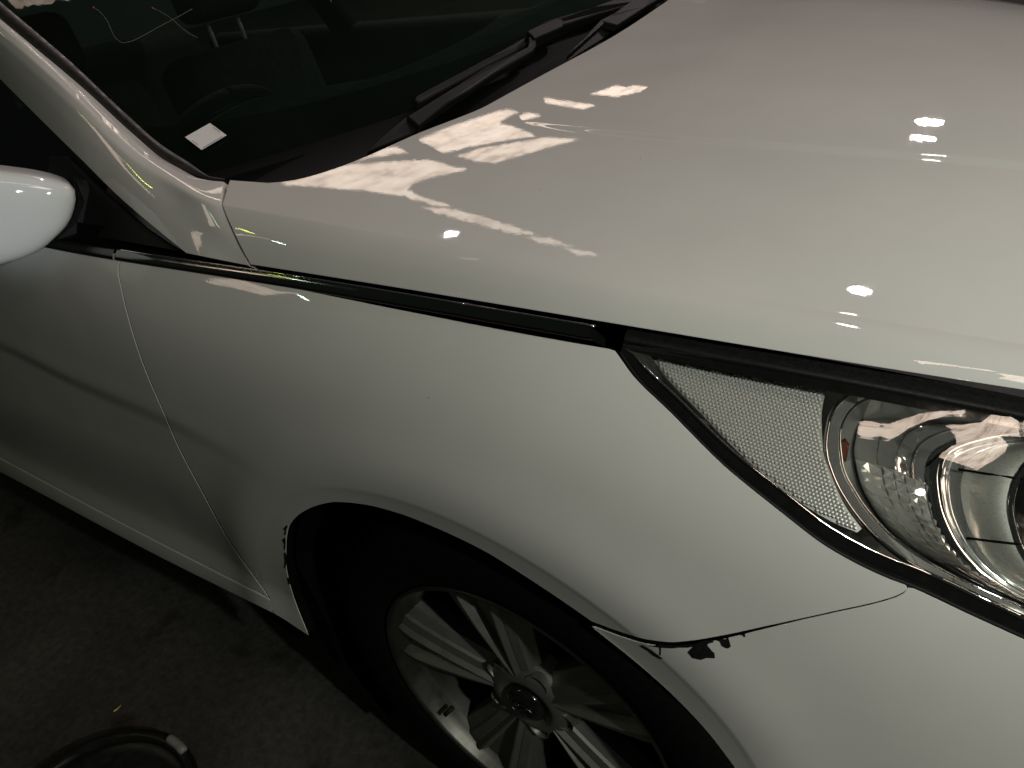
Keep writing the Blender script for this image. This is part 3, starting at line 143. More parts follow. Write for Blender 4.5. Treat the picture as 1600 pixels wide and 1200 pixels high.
ASSUMED_SHEETS = [[(-8.056,5.1),(-8.116,5.224),(-8.086,6.3),(-8.057,6.373),(-8.026,6.445),(-7.981,6.495),(-7.934,6.542),(-7.886,6.589),(-7.836,6.634),(-7.784,6.678),(-7.732,6.722),(-7.678,6.764),(-7.623,6.806),(-7.559,6.842),(-7.494,6.876),(-7.428,6.91),(-7.361,6.942),(-7.292,6.973),(-7.223,7.003),(-7.152,7.032),(-7.08,7.06),(-6.939,6.998),(-6.797,6.935),(-6.654,6.87),(-6.51,6.803),(-6.386,6.753),(-6.262,6.704),(-6.14,6.656),(-6.019,6.608),(-6.064,6.553),(-6.109,6.498),(-6.153,6.443),(-6.196,6.388),(-6.239,6.333),(-6.281,6.278),(-6.323,6.223),(-6.347,6.15),(-6.37,6.076),(-6.393,6.003),(-6.415,5.93),(-6.437,5.858),(-6.358,5.699),(-6.281,5.545),(-6.155,5.483),(-6.031,5.42),(-5.907,5.357),(-5.784,5.295),(-5.67,5.247),(-5.556,5.199),(-5.444,5.152),(-5.332,5.105),(-5.221,5.058),(-5.112,5.011),(-5.004,4.966),(-5.092,4.975),(-5.18,4.983),(-5.268,4.991),(-5.356,4.999),(-5.463,5.041),(-5.572,5.084),(-5.683,5.129),(-5.796,5.175),(-5.909,5.22),(-6.023,5.266),(-6.137,5.312),(-6.23,5.325),(-6.322,5.339),(-6.415,5.351),(-6.506,5.362),(-6.598,5.373),(-6.688,5.383),(-6.778,5.391),(-6.867,5.399),(-6.956,5.405),(-7.032,5.4),(-7.107,5.394),(-7.181,5.387),(-7.254,5.379),(-7.326,5.369),(-7.396,5.359),(-7.466,5.347),(-7.533,5.334),(-7.598,5.319),(-7.661,5.303),(-7.718,5.284),(-7.773,5.262),(-7.827,5.239),(-7.878,5.215),(-7.926,5.189),(-7.972,5.16),(-8.015,5.131)],[(-8.224,7.366),(-8.229,7.486),(-8.162,7.611),(-8.012,7.525),(-7.861,7.436),(-7.708,7.346),(-7.763,7.304),(-7.817,7.262),(-7.87,7.219),(-7.921,7.174),(-7.95,7.104),(-7.978,7.034),(-8.006,6.964),(-8.032,6.893),(-8.057,6.823),(-8.071,6.739),(-8.084,6.657),(-8.097,6.575)],[(-8.156,8.171),(-8.17,8.299),(-8.184,8.43),(-8.197,8.561),(-8.211,8.696),(-8.226,8.832),(-8.241,8.97),(-8.256,9.111),(-8.271,9.254),(-8.272,9.392),(-8.273,9.533),(-8.274,9.676),(-8.275,9.82),(-8.276,9.967),(-8.276,10.115),(-8.277,10.266),(-8.277,10.419),(-8.278,10.575),(-8.241,10.676),(-8.203,10.776),(-8.163,10.877),(-7.958,10.754),(-7.766,10.642),(-7.738,10.458),(-7.713,10.279),(-7.69,10.105),(-7.6,9.858),(-7.518,9.622),(-7.313,9.501),(-7.095,9.366),(-6.885,9.236),(-6.661,9.058),(-6.445,8.889),(-6.239,8.729),(-6.04,8.575),(-6.106,8.533),(-6.173,8.49),(-6.239,8.448),(-6.306,8.405),(-6.373,8.362),(-6.439,8.319),(-6.502,8.264),(-6.565,8.209),(-6.628,8.154),(-6.69,8.099),(-6.752,8.045),(-6.813,7.989),(-6.868,7.927),(-6.926,7.87),(-6.969,7.792),(-7.008,7.709),(-7.044,7.625),(-7.079,7.541),(-7.114,7.457),(-7.306,7.59),(-7.499,7.723),(-7.692,7.856),(-7.918,8.007)],[(-7.557,10.295),(-7.6,10.499),(-7.645,10.711),(-7.533,10.663),(-7.411,10.601),(-7.279,10.528),(-7.28,10.347),(-7.28,10.166),(-7.156,9.698)],[(-6.768,7.321),(-6.745,7.414),(-6.719,7.507),(-6.692,7.599),(-6.665,7.693),(-6.633,7.782),(-6.571,7.826),(-6.513,7.878),(-6.455,7.93),(-6.393,7.977),(-6.332,8.025),(-6.271,8.073),(-6.209,8.12),(-6.147,8.168),(-6.085,8.216),(-6.018,8.267),(-5.951,8.318),(-5.884,8.368),(-5.817,8.419),(-5.749,8.468),(-5.645,8.445),(-5.542,8.422),(-5.44,8.399),(-5.339,8.377),(-5.24,8.355),(-5.141,8.333),(-5.043,8.311),(-5.089,8.237),(-5.135,8.164),(-5.181,8.089),(-5.226,8.015),(-5.271,7.94),(-5.316,7.865),(-5.356,7.785),(-5.395,7.705),(-5.431,7.62),(-5.469,7.539),(-5.51,7.464),(-5.549,7.385),(-5.587,7.306),(-5.623,7.234),(-5.658,7.162),(-5.694,7.09),(-5.729,7.019),(-5.764,6.948),(-5.874,6.973),(-5.986,6.998),(-6.098,7.024),(-6.212,7.051),(-6.348,7.116),(-6.487,7.184),(-6.627,7.252)],[(-8.133,12.147),(-8.038,12.143),(-7.939,12.13),(-7.827,12.101),(-7.703,12.053),(-7.58,12.0),(-7.449,11.935),(-7.311,11.86),(-7.166,11.773),(-7.016,11.68),(-6.862,11.579),(-6.705,11.472),(-6.733,11.281),(-6.757,11.09),(-6.936,11.199),(-7.109,11.3),(-7.274,11.388),(-7.441,11.482),(-7.596,11.559),(-7.737,11.616),(-7.902,11.723)],[(-7.584,12.862),(-7.598,13.105),(-7.612,13.354),(-7.627,13.612),(-7.641,13.876),(-7.654,14.159),(-7.191,13.643),(-7.101,13.866),(-6.912,13.713),(-6.719,13.554),(-6.527,13.393),(-6.456,13.042),(-6.389,12.71),(-6.457,12.637),(-6.522,12.561),(-6.586,12.486),(-6.648,12.41),(-6.709,12.332),(-6.895,12.457),(-7.076,12.574),(-7.253,12.683),(-7.422,12.779)],[(-5.546,4.943),(-5.458,4.941),(-5.371,4.939),(-5.277,4.929),(-5.184,4.918),(-5.09,4.906),(-4.996,4.895),(-4.897,4.862),(-4.799,4.83),(-4.697,4.793),(-4.589,4.749),(-4.483,4.706),(-4.378,4.664),(-4.273,4.622),(-4.17,4.58),(-4.053,4.52),(-3.937,4.461),(-3.832,4.414),(-3.738,4.379),(-3.645,4.345),(-3.553,4.311),(-3.461,4.277),(-3.371,4.243),(-3.278,4.206),(-3.183,4.166),(-3.088,4.127),(-3.152,4.125),(-3.215,4.122),(-3.279,4.12),(-3.342,4.117),(-3.407,4.115),(-3.497,4.146),(-3.588,4.179),(-3.681,4.212),(-3.774,4.245),(-3.868,4.279),(-3.962,4.313),(-4.058,4.348),(-4.155,4.383),(-4.252,4.419),(-4.349,4.455),(-4.442,4.486),(-4.536,4.516),(-4.631,4.547),(-4.726,4.578),(-4.822,4.609),(-4.919,4.64),(-5.016,4.671),(-5.123,4.713),(-5.262,4.788),(-5.403,4.865)],[(-3.223,4.059),(-3.151,4.055),(-3.08,4.051),(-3.008,4.048),(-2.938,4.044),(-2.867,4.041),(-2.77,3.999),(-2.674,3.957),(-2.58,3.917),(-2.486,3.878),(-2.394,3.839),(-2.463,3.843),(-2.532,3.847),(-2.601,3.851),(-2.671,3.855),(-2.741,3.86),(-2.836,3.898),(-2.931,3.937),(-3.027,3.977),(-3.125,4.018)],[(-2.544,3.79),(-2.454,3.777),(-2.365,3.764),(-2.276,3.751),(-2.19,3.726),(-2.104,3.702),(-2.019,3.678),(-1.935,3.654),(-1.852,3.631),(-1.92,3.631),(-1.987,3.63),(-2.054,3.628),(-2.122,3.627),(-2.19,3.626),(-2.278,3.667),(-2.368,3.71),(-2.455,3.75)],[(-8.627,-6.697),(-7.778,-5.773),(-7.467,-5.453),(-7.188,-5.159),(-6.588,-4.717),(-6.52,-4.715),(-6.453,-4.721),(-6.374,-4.7),(-6.298,-4.684),(-6.22,-4.671),(-6.142,-4.659),(-5.999,-4.54),(-5.862,-4.426),(-5.728,-4.315),(-5.597,-4.209),(-5.784,-4.411),(-5.984,-4.624),(-6.197,-4.848),(-6.389,-5.053),(-6.595,-5.269),(-6.819,-5.503),(-7.06,-5.751),(-7.162,-5.788),(-7.265,-5.826),(-7.37,-5.869),(-7.479,-5.924),(-7.613,-6.011),(-7.753,-6.106),(-7.868,-6.163),(-8.006,-6.252),(-8.142,-6.341),(-8.297,-6.453),(-8.459,-6.573)],[(5.053,-2.595),(4.933,-2.439),(4.816,-2.289),(4.707,-2.144),(4.643,-2.043),(4.579,-1.945),(4.554,-1.837),(4.542,-1.728),(4.592,-1.617),(4.67,-1.494),(4.784,-1.348),(4.919,-1.19),(5.063,-1.05),(5.213,-0.905),(5.325,-0.778),(5.446,-0.676),(5.524,-0.631),(5.583,-0.598),(5.592,-0.598),(5.617,-0.636),(5.653,-0.678),(5.659,-0.685),(5.676,-0.691),(5.693,-0.733),(5.676,-0.826),(5.621,-0.943),(5.488,-1.102),(5.382,-1.297),(5.256,-1.496),(5.144,-1.683),(5.047,-1.856),(5.025,-2.027),(5.022,-2.189),(5.026,-2.352),(5.071,-2.525),(5.127,-2.702),(5.097,-2.681),(5.076,-2.658)],[(5.974,-1.087),(5.976,-1.037),(5.96,-1.008),(5.957,-0.981),(5.982,-0.94),(6.037,-0.886),(6.132,-0.816),(6.274,-0.725),(6.411,-0.544),(6.604,-0.323),(6.922,-0.181),(7.222,-0.039),(7.471,0.08),(7.674,0.175),(7.831,0.16),(7.94,0.115),(8.074,0.013),(8.212,-0.091),(8.429,-0.258),(8.396,-0.288),(8.326,-0.339),(8.125,-0.458),(7.877,-0.597),(8.261,-0.661),(8.608,-0.75),(8.738,-0.958),(8.877,-1.169),(8.81,-1.427),(8.731,-1.69),(8.645,-1.951),(8.526,-2.204),(8.467,-2.428),(8.432,-2.645),(8.086,-2.618),(7.794,-2.578),(7.644,-2.568),(7.524,-2.555),(7.421,-2.539),(7.304,-2.538),(7.021,-2.526),(6.972,-2.294),(6.876,-2.093),(6.775,-1.902),(6.714,-1.786),(6.644,-1.679),(6.318,-1.369),(6.204,-1.268),(6.088,-1.174)],[(-2.622,0.184),(-2.607,0.219),(-2.593,0.254),(-2.58,0.289),(-2.566,0.324),(-2.554,0.364),(-2.545,0.407),(-2.536,0.451),(-2.527,0.495),(-2.518,0.538),(-2.509,0.583),(-2.502,0.642),(-2.496,0.702),(-2.528,0.702),(-2.561,0.703),(-2.573,0.656),(-2.585,0.609),(-2.597,0.563),(-2.609,0.517),(-2.622,0.472),(-2.632,0.423),(-2.642,0.374),(-2.652,0.325),(-2.664,0.286),(-2.677,0.246),(-2.684,0.193)]]  # assumed glowing sheets, outlines cast back from the reflections on the car
# ------------------------------------------------------------------ materials
def mat(name, base, rough=.5, metal=0., coat=0., spec=.5, **kw):
    M = bpy.data.materials.new(name); M.use_nodes = True
    b = M.node_tree.nodes['Principled BSDF']
    b.inputs['Base Color'].default_value = (*base, 1); b.inputs['Roughness'].default_value = rough
    b.inputs['Metallic'].default_value = metal; b.inputs['Coat Weight'].default_value = coat
    b.inputs['Coat Roughness'].default_value = .02; b.inputs['Specular IOR Level'].default_value = spec
    for k, v in kw.items(): b.inputs[k].default_value = v
    return M, M.node_tree.nodes, M.node_tree.links, b

def noise(N, L, scale, detail=4, vec=None, rough=.5):
    n = N.new('ShaderNodeTexNoise'); n.inputs['Scale'].default_value = scale; n.inputs['Detail'].default_value = detail
    n.inputs['Roughness'].default_value = rough
    if vec is None:
        tc = N.new('ShaderNodeTexCoord'); vec = tc.outputs['Object']
    L.new(vec, n.inputs['Vector']); return n

def ramp(N, L, src, stops):
    r = N.new('ShaderNodeValToRGB'); L.new(src, r.inputs['Fac'])
    e = r.color_ramp.elements
    while len(e) < len(stops): e.new(.5)
    for i, (p, c) in enumerate(stops):
        e[i].position = p; e[i].color = (*c, 1) if len(c) == 3 else c
    return r

def bump(N, L, b, src, strength, dist):
    k = N.new('ShaderNodeBump'); k.inputs['Strength'].default_value = strength; k.inputs['Distance'].default_value = dist
    L.new(src, k.inputs['Height']); L.new(k.outputs['Normal'], b.inputs['Normal'])

def paint_material():
    M, N, L, b = mat('white_paint', (.60, .59, .545), .5, coat=1.0, spec=.0)
    tc = N.new('ShaderNodeTexCoord')
    # a thin film of dust, and black specks
    n1 = noise(N, L, 5, 6, tc.outputs['Object'], .6)
    r1 = ramp(N, L, n1.outputs['Fac'], [(.3, (.562, .552, .530)), (.7, (.612, .602, .578))])
    v = N.new('ShaderNodeTexVoronoi'); v.inputs['Scale'].default_value = 26; L.new(tc.outputs['Object'], v.inputs['Vector'])
    d1 = ramp(N, L, v.outputs['Distance'], [(.013, (1, 1, 1)), (.021, (0, 0, 0))])
    sp = N.new('ShaderNodeSeparateColor'); L.new(v.outputs['Color'], sp.inputs[0])
    g = N.new('ShaderNodeMath'); g.operation = 'GREATER_THAN'; g.inputs[1].default_value = .62; L.new(sp.outputs[0], g.inputs[0])
    mu = N.new('ShaderNodeMath'); mu.operation = 'MULTIPLY'; L.new(d1.outputs['Color'], mu.inputs[0]); L.new(g.outputs[0], mu.inputs[1])
    mx = N.new('ShaderNodeMix'); mx.data_type = 'RGBA'; L.new(mu.outputs[0], mx.inputs[0])
    L.new(r1.outputs['Color'], mx.inputs[6]); mx.inputs[7].default_value = (.05, .045, .04, 1)
    L.new(mx.outputs[2], b.inputs['Base Color'])
    n2 = noise(N, L, 60, 5, tc.outputs['Object'], .7)
    r2 = ramp(N, L, n2.outputs['Fac'], [(.35, (.006, .006, .006)), (.75, (.030, .030, .030))])
    L.new(r2.outputs['Color'], b.inputs['Coat Roughness'])
    # orange peel of the clear coat
    n3 = noise(N, L, 260, 2, tc.outputs['Object'])
    k = N.new('ShaderNodeBump'); k.inputs['Strength'].default_value = .04; k.inputs['Distance'].default_value = .0003
    L.new(n3.outputs['Fac'], k.inputs['Height']); L.new(k.outputs['Normal'], b.inputs['Coat Normal'])
    return M

def plastic(name, base, rough, coat=0., sc=90, spec=.5):
    M, N, L, b = mat(name, base, rough, coat=coat, spec=spec)
    n = noise(N, L, sc, 5)
    r = ramp(N, L, n.outputs['Fac'], [(.3, tuple(c*.75 for c in base)), (.75, tuple(min(1, c*1.35) for c in base))])
    L.new(r.outputs['Color'], b.inputs['Base Color'])
    r2 = ramp(N, L, n.outputs['Fac'], [(.3, (rough*.8,)*3), (.8, (min(1, rough*1.3),)*3)])
    L.new(r2.outputs['Color'], b.inputs['Roughness'])
    bump(N, L, b, n.outputs['Fac'], .1, .001)
    return M

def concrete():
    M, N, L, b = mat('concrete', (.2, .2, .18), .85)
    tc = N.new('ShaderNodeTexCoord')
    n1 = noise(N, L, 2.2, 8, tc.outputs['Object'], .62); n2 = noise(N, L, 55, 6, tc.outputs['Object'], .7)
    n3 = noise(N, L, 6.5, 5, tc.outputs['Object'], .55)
    a = ramp(N, L, n1.outputs['Fac'], [(.32, (.022, .021, .018)), (.5, (.042, .041, .037)), (.7, (.070, .069, .062))])  # dark concrete, lowered further to hold the shade of a bystander
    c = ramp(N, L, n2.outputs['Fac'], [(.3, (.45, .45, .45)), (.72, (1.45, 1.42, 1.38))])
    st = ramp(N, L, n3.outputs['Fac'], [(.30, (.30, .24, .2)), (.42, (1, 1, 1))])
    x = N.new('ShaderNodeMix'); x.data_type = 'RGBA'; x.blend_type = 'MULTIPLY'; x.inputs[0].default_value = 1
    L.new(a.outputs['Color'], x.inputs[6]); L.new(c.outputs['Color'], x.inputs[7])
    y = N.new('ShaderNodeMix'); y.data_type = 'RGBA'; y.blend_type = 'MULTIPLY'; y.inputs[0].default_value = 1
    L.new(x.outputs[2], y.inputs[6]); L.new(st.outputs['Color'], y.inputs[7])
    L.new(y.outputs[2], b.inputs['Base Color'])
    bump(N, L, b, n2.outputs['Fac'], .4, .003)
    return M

def clear_glass(name, tint, ior=1.5, rough=0.0, haze=0.0):
    M = bpy.data.materials.new(name); M.use_nodes = True; N, L = M.node_tree.nodes, M.node_tree.links
    N.remove(N['Principled BSDF']); out = N['Material Output']
    t = N.new('ShaderNodeBsdfTransparent'); t.inputs['Color'].default_value = (*tint, 1)
    g = N.new('ShaderNodeBsdfGlossy'); g.inputs['Roughness'].default_value = rough
    n = noise(N, L, 30, 5); r = ramp(N, L, n.outputs['Fac'], [(.3, (rough,)*3), (.8, (rough+.03,)*3)])
    L.new(r.outputs['Color'], g.inputs['Roughness'])
    f = N.new('ShaderNodeFresnel')
    ge = N.new('ShaderNodeNewGeometry'); io = N.new('ShaderNodeMapRange')          # a thin sheet: the same from both faces
    L.new(ge.outputs['Backfacing'], io.inputs['Value']); io.inputs['To Min'].default_value = ior; io.inputs['To Max'].default_value = 1/ior
    L.new(io.outputs[0], f.inputs['IOR'])
    x = N.new('ShaderNodeMixShader'); L.new(f.outputs[0], x.inputs[0]); L.new(t.outputs[0], x.inputs[1]); L.new(g.outputs[0], x.inputs[2])
    last = x
    if haze:
        df = N.new('ShaderNodeBsdfDiffuse'); df.inputs['Color'].default_value = (.45, .75, .58, 1)  # green diffuse veil put in for the glass's dim greenish reflection
        n2 = noise(N, L, 3.5, 6, None, .6); r2 = ramp(N, L, n2.outputs['Fac'], [(.35, (haze*.4,)*3), (.7, (haze*1.5,)*3)])
        last = N.new('ShaderNodeMixShader'); L.new(r2.outputs['Color'], last.inputs[0]); L.new(x.outputs[0], last.inputs[1]); L.new(df.outputs[0], last.inputs[2])
    L.new(last.outputs[0], out.inputs['Surface'])
    return M

def metal(name, base, rough, sc=40, var=.5):
    M, N, L, b = mat(name, base, rough, metal=1.0)
    n = noise(N, L, sc, 6, None, .65)
    r = ramp(N, L, n.outputs['Fac'], [(.3, (rough*(1-var),)*3), (.75, (min(1, rough*(1+var)),)*3)])
    L.new(r.outputs['Color'], b.inputs['Roughness'])
    return M

PAINT = paint_material()
BLACK = plastic('black_plastic', (.009, .009, .009), .6, 0, 300, .18)
FRIT = mat('printed_black', (.002, .002, .002), .7, spec=.08)[0]
GLOSSBLACK = plastic('gloss_black', (.006, .006, .006), .12, .6)
VOID = plastic('underbody_and_gap_shade', (.003, .003, .003), .9, spec=.05)
RUBBER = plastic('tyre_rubber', (.0035, .0035, .0035), .85, 0, 140, .08)
STRIPMAT = metal('dark_chrome', (.22, .22, .21), .10)
CHROME = metal('chrome', (.72, .71, .70), .03, 60, .6)
BOWL = metal('bowl_chrome', (.74, .73, .71), .06, 30, .7)
BOWL.node_tree.nodes['Principled BSDF'].inputs['Metallic'].default_value = .82
SATIN = metal('satin_silver', (.74, .735, .68), .36, 900, .4)
SATIN.node_tree.nodes['Principled BSDF'].inputs['Metallic'].default_value = .6
ALLOY = metal('alloy', (.23, .227, .205), .50, 25, .25)
ALLOY.node_tree.nodes['Principled BSDF'].inputs['Metallic'].default_value = .80
RIMM = metal('rim_lip', (.14, .137, .125), .42, 25, .3)
BARREL = metal('alloy_barrel', (.06, .058, .053), .55, 25, .3)
DISC = metal('brake_disc_steel', (.10, .09, .08), .45)
GLASS = clear_glass('tinted_glass', (.16, .22, .18), 1.5, haze=.005)
LENS = clear_glass('clear_lens', (.90, .91, .90), 1.70)
TRIM = plastic('cabin_trim', (.007, .008, .007), .75)
SEATMAT = plastic('seat_cloth', (.003, .004, .003), .9)
POSTM = mat('bright_post', (.85, .88, .90), .35, spec=1.0)[0]
AMBERM = mat('amber_lens', (.09, .020, .010), .2)[0]
PAPER = mat('sticker_paper', (.72, .69, .69), .6)[0]
INK = mat('ink', (.10, .10, .11), .6)[0]
MARKM = mat('marker_silver', (.72, .705, .685), .34, metal=.40)[0]
MARKB = mat('marker_base', (.30, .29, .275), .35, metal=.4)[0]
LEAFM = plastic('dry_leaf', (.45, .36, .10), .7, 0, 200)
TUBMAT = plastic('tub_rubber', (.006, .006, .006), .35, 0, 60)
GREYPL = plastic('grey_plastic', (.22, .21, .20), .5, 0, 200)
CORDM = plastic('cord_pale', (.12, .09, .09), .6)
REDM = plastic('red_plastic', (.42, .07, .06), .5)

# ------------------------------------------------------------------ mesh helpers
def link(name, me, m, parent=None, smooth=True):
    me.materials.append(m)
    if smooth:
        me.polygons.foreach_set('use_smooth', [True]*len(me.polygons))
    o = bpy.data.objects.new(name, me); COL.objects.link(o)
    if parent: o.parent = parent
    return o

def mesh(name, V, Fc, m, parent=None, smooth=True, normals=None):
    me = bpy.data.meshes.new(name); me.from_pydata([tuple(map(float, v)) for v in V], [], [tuple(map(int, f)) for f in Fc]); me.update()
    o = link(name, me, m, parent, smooth)
    if normals is not None:
        me.normals_split_custom_set_from_vertices([tuple(map(float, n)) for n in normals])
    return o

def empty(name, loc=(0, 0, 0), parent=None):
    o = bpy.data.objects.new(name, None); COL.objects.link(o); o.location = loc; o.empty_display_size = .1
    if parent: o.parent = parent
    return o

def tag(o, label=None, cat=None, kind=None, group=None):
    if label: o['label'] = label
    if cat: o['category'] = cat
    if kind: o['kind'] = kind
    if group: o['group'] = group
    return o

def resample(P, n):
    P = np.array(P, float); d = np.r_[0, np.cumsum(np.linalg.norm(np.diff(P, axis=0), axis=1))]
    t = np.linspace(0, d[-1], n)
    return np.stack([np.interp(t, d, P[:, k]) for k in range(P.shape[1])], 1)

def spline(P, n):
    P = np.array(P, float); d = np.r_[0, np.cumsum(np.linalg.norm(np.diff(P, axis=0), axis=1))]
    t = np.linspace(0, d[-1], n)
    return np.stack([interp(d, P[:, k])(t) for k in range(P.shape[1])], 1)

def grid_faces(nr, nc, close=False, flip=False, base=0):
    out = []
    for i in range(nr - 1):
        for j in range(nc if close else nc - 1):
            a, b = base + i*nc + j, base + i*nc + (j+1) % nc
            q = (a, b, b + nc, a + nc)
            out.append(q[::-1] if flip else q)
    return out

def loft(name, rows, m, parent=None, close=False, flip=False, smooth=True, caps=False):
    nc = len(rows[0]); V = np.concatenate([np.array(r, float) for r in rows])
    Fc = grid_faces(len(rows), nc, close, flip)
    if caps:
        Fc.append(tuple(range(nc))[::-1]); Fc.append(tuple(range((len(rows)-1)*nc, len(rows)*nc)))
    return mesh(name, V, Fc, m, parent, smooth)

def tube_rows(path, r, n=10):
    P = np.array(path, float); rows = []
    T = np.gradient(P, axis=0); T /= np.linalg.norm(T, axis=1)[:, None]
    up = np.array([.13, .21, .97]); 
    for i, (q, t) in enumerate(zip(P, T)):
        a = np.cross(t, up); a /= np.linalg.norm(a); b = np.cross(t, a)
        ri = r[i] if hasattr(r, '__len__') else r
        rows.append([q + ri*(a*math.cos(k) + b*math.sin(k)) for k in np.linspace(0, 2*math.pi, n, endpoint=False)])
    return rows

def tube(name, path, r, m, parent=None, n=10):
    return loft(name, tube_rows(path, r, n), m, parent, close=True, caps=True)

def prism(name, poly, n, depth, m, parent=None, bev=.0015, smooth=False):
    """a flat outline of real thickness: extruded along -n, with a bevelled rim"""
    P = np.array(poly, float); n = np.array(n, float); n /= np.linalg.norm(n); c = P.mean(0)
    a = np.cross(n, [0.1, .3, .9]); a /= np.linalg.norm(a); b = np.cross(n, a)
    uv = np.stack([(P-c)@a, (P-c)@b], 1)
    area = .5*np.sum(uv[:, 0]*np.roll(uv[:, 1], -1) - np.roll(uv[:, 0], -1)*uv[:, 1])
    if area < 0: P = P[::-1]; uv = uv[::-1]
    e = np.roll(uv, -1, 0) - uv; e /= np.linalg.norm(e, axis=1)[:, None] + 1e-9
    ep = np.roll(e, 1, 0); nn = np.stack([-(e+ep)[:, 1], (e+ep)[:, 0]], 1); nn /= np.linalg.norm(nn, axis=1)[:, None] + 1e-9
    ins = P + bev*(nn[:, :1]*a + nn[:, 1:]*b)
    k = len(P); V = np.concatenate([ins, P - bev*n, P - depth*n])
    Fc = [tuple(range(k))] + [(i + k, (i+1) % k + k, (i+1) % k, i) for i in range(k)] + [(i + 2*k, (i+1) % k + 2*k, (i+1) % k + k, i + k) for i in range(k)] + [tuple(range(2*k, 3*k))[::-1]]
    o = mesh(name, V, Fc, m, parent, False)
    bm = bmesh.new(); bm.from_mesh(o.data); bmesh.ops.recalc_face_normals(bm, faces=bm.faces); bm.to_mesh(o.data); bm.free()
    return o

def lathe(name, prof, m, parent=None, seg=96, centre=(0, 0, 0), close_prof=False, ang=(0, 2*math.pi), flip=False):
    """profile of (radius, y) turned about the y axis"""
    full = abs(ang[1]-ang[0] - 2*math.pi) < 1e-6
    A = np.linspace(ang[0], ang[1], seg, endpoint=not full)
    rows = [[(centre[0]+r*math.cos(a), centre[1]+y, centre[2]+r*math.sin(a)) for a in A] for r, y in prof]
    if close_prof: rows.append(rows[0])
    return loft(name, rows, m, parent, close=full, flip=flip)

def inside(poly, pts):
    poly = np.array(poly); x, y = pts[:, 0], pts[:, 1]; c = np.zeros(len(pts), bool)
    for (x1, y1), (x2, y2) in zip(poly, np.roll(poly, -1, 0)):
        k = (y1 > y) != (y2 > y)
        with np.errstate(divide='ignore', invalid='ignore'):
            c ^= k & (x < (x2-x1)*(y-y1)/(y2-y1) + x1)
    return c

def edge_dist(poly, pts):
    A = np.array(poly); B = np.roll(A, -1, 0); out = np.full(len(pts), 9.)
    for a, b in zip(A, B):
        d = b - a; t = np.clip(((pts-a)@d)/(d@d + 1e-12), 0, 1); out = np.minimum(out, np.linalg.norm(pts - a - t[:, None]*d, axis=1))
    return out

def triangulate(poly, sp, ring=False, crease=False):
    """fill an outline with an even grid of points: returns 2-D points and triangles"""
    A = np.array(poly, float); lo, hi = A.min(0), A.max(0)
    gx = np.arange(lo[0], hi[0], sp); gy = np.arange(lo[1], hi[1], sp)
    g = np.array([(x + (.5*sp if j % 2 else 0), y) for j, y in enumerate(gy) for x in gx])
    if ring:
        rr = np.hypot(g[:, 0]-ARCH_X, g[:, 1]-ARCH_Z); g = g[(rr > ARCH_R + .056) | (rr < ARCH_R - .02)]
        aa = np.linspace(-.6, math.pi + .6, 260)
        g = np.concatenate([g] + [np.stack([ARCH_X + (ARCH_R+o)*np.cos(aa + .006*(k % 2)), ARCH_Z + (ARCH_R+o)*np.sin(aa + .006*(k % 2))], 1) for k, o in enumerate((-.012, 0, .012, .022, .029, .033, .037, .041, .045, .051))])
    if crease:
        dz = g[:, 1] - crease_z(g[:, 0]); g = g[(np.abs(dz + .008) > .026)]
        xx = np.arange(lo[0], hi[0], .009)
        g = np.concatenate([g] + [np.stack([xx + .0045*(k % 2), crease_z(xx + .0045*(k % 2)) + o], 1) for k, o in enumerate(np.arange(-.032, .018, .0045))])
        if ring: g = g[~((np.abs(g[:, 1] - crease_z(g[:, 0]) + .008) < .028) & (np.hypot(g[:, 0]-ARCH_X, g[:, 1]-ARCH_Z) < ARCH_R + .056) & (g[:, 0] > -.2))] if False else g
    g = g[inside(A, g)]; g = g[edge_dist(A, g) > (sp*.55 if not ring else .0026)] if len(g) else g
    pts = [Vector(q) for q in A] + [Vector(q) for q in g]
    r = delaunay_2d_cdt(pts, [], [list(range(len(A)))], 1, 1e-7)
    return np.array([tuple(v) for v in r[0]]), [tuple(f) for f in r[2]]

def clean(poly, step):
    """drop repeated points, keep about one point per step"""
    out = [np.array(poly[0], float)]
    for q in poly[1:]:
        q = np.array(q, float)
        if np.linalg.norm(q - out[-1]) > step*.5: out.append(q)
    if np.linalg.norm(out[0]-out[-1]) < step*.5: out.pop()
    P = []
    for a, b in zip(out, out[1:] + out[:1]):
        k = max(1, int(np.linalg.norm(b-a)/step))
        P += [a + (b-a)*i/k for i in range(k)]
    return np.array(P)

def side_pos(xz, off=0.):
    x, z = xz[:, 0], xz[:, 1]; return np.stack([x, -half_width(x, z) - off, z], 1)
def side_nrm(xz, e=2e-3):
    x, z = xz[:, 0], xz[:, 1]
    wx = (half_width(x+e, z) - half_width(x-e, z))/(2*e); wz = (half_width(x, z+e) - half_width(x, z-e))/(2*e)
    n = np.stack([-wx, -np.ones_like(x), -wz], 1); return n/np.linalg.norm(n, axis=1)[:, None]

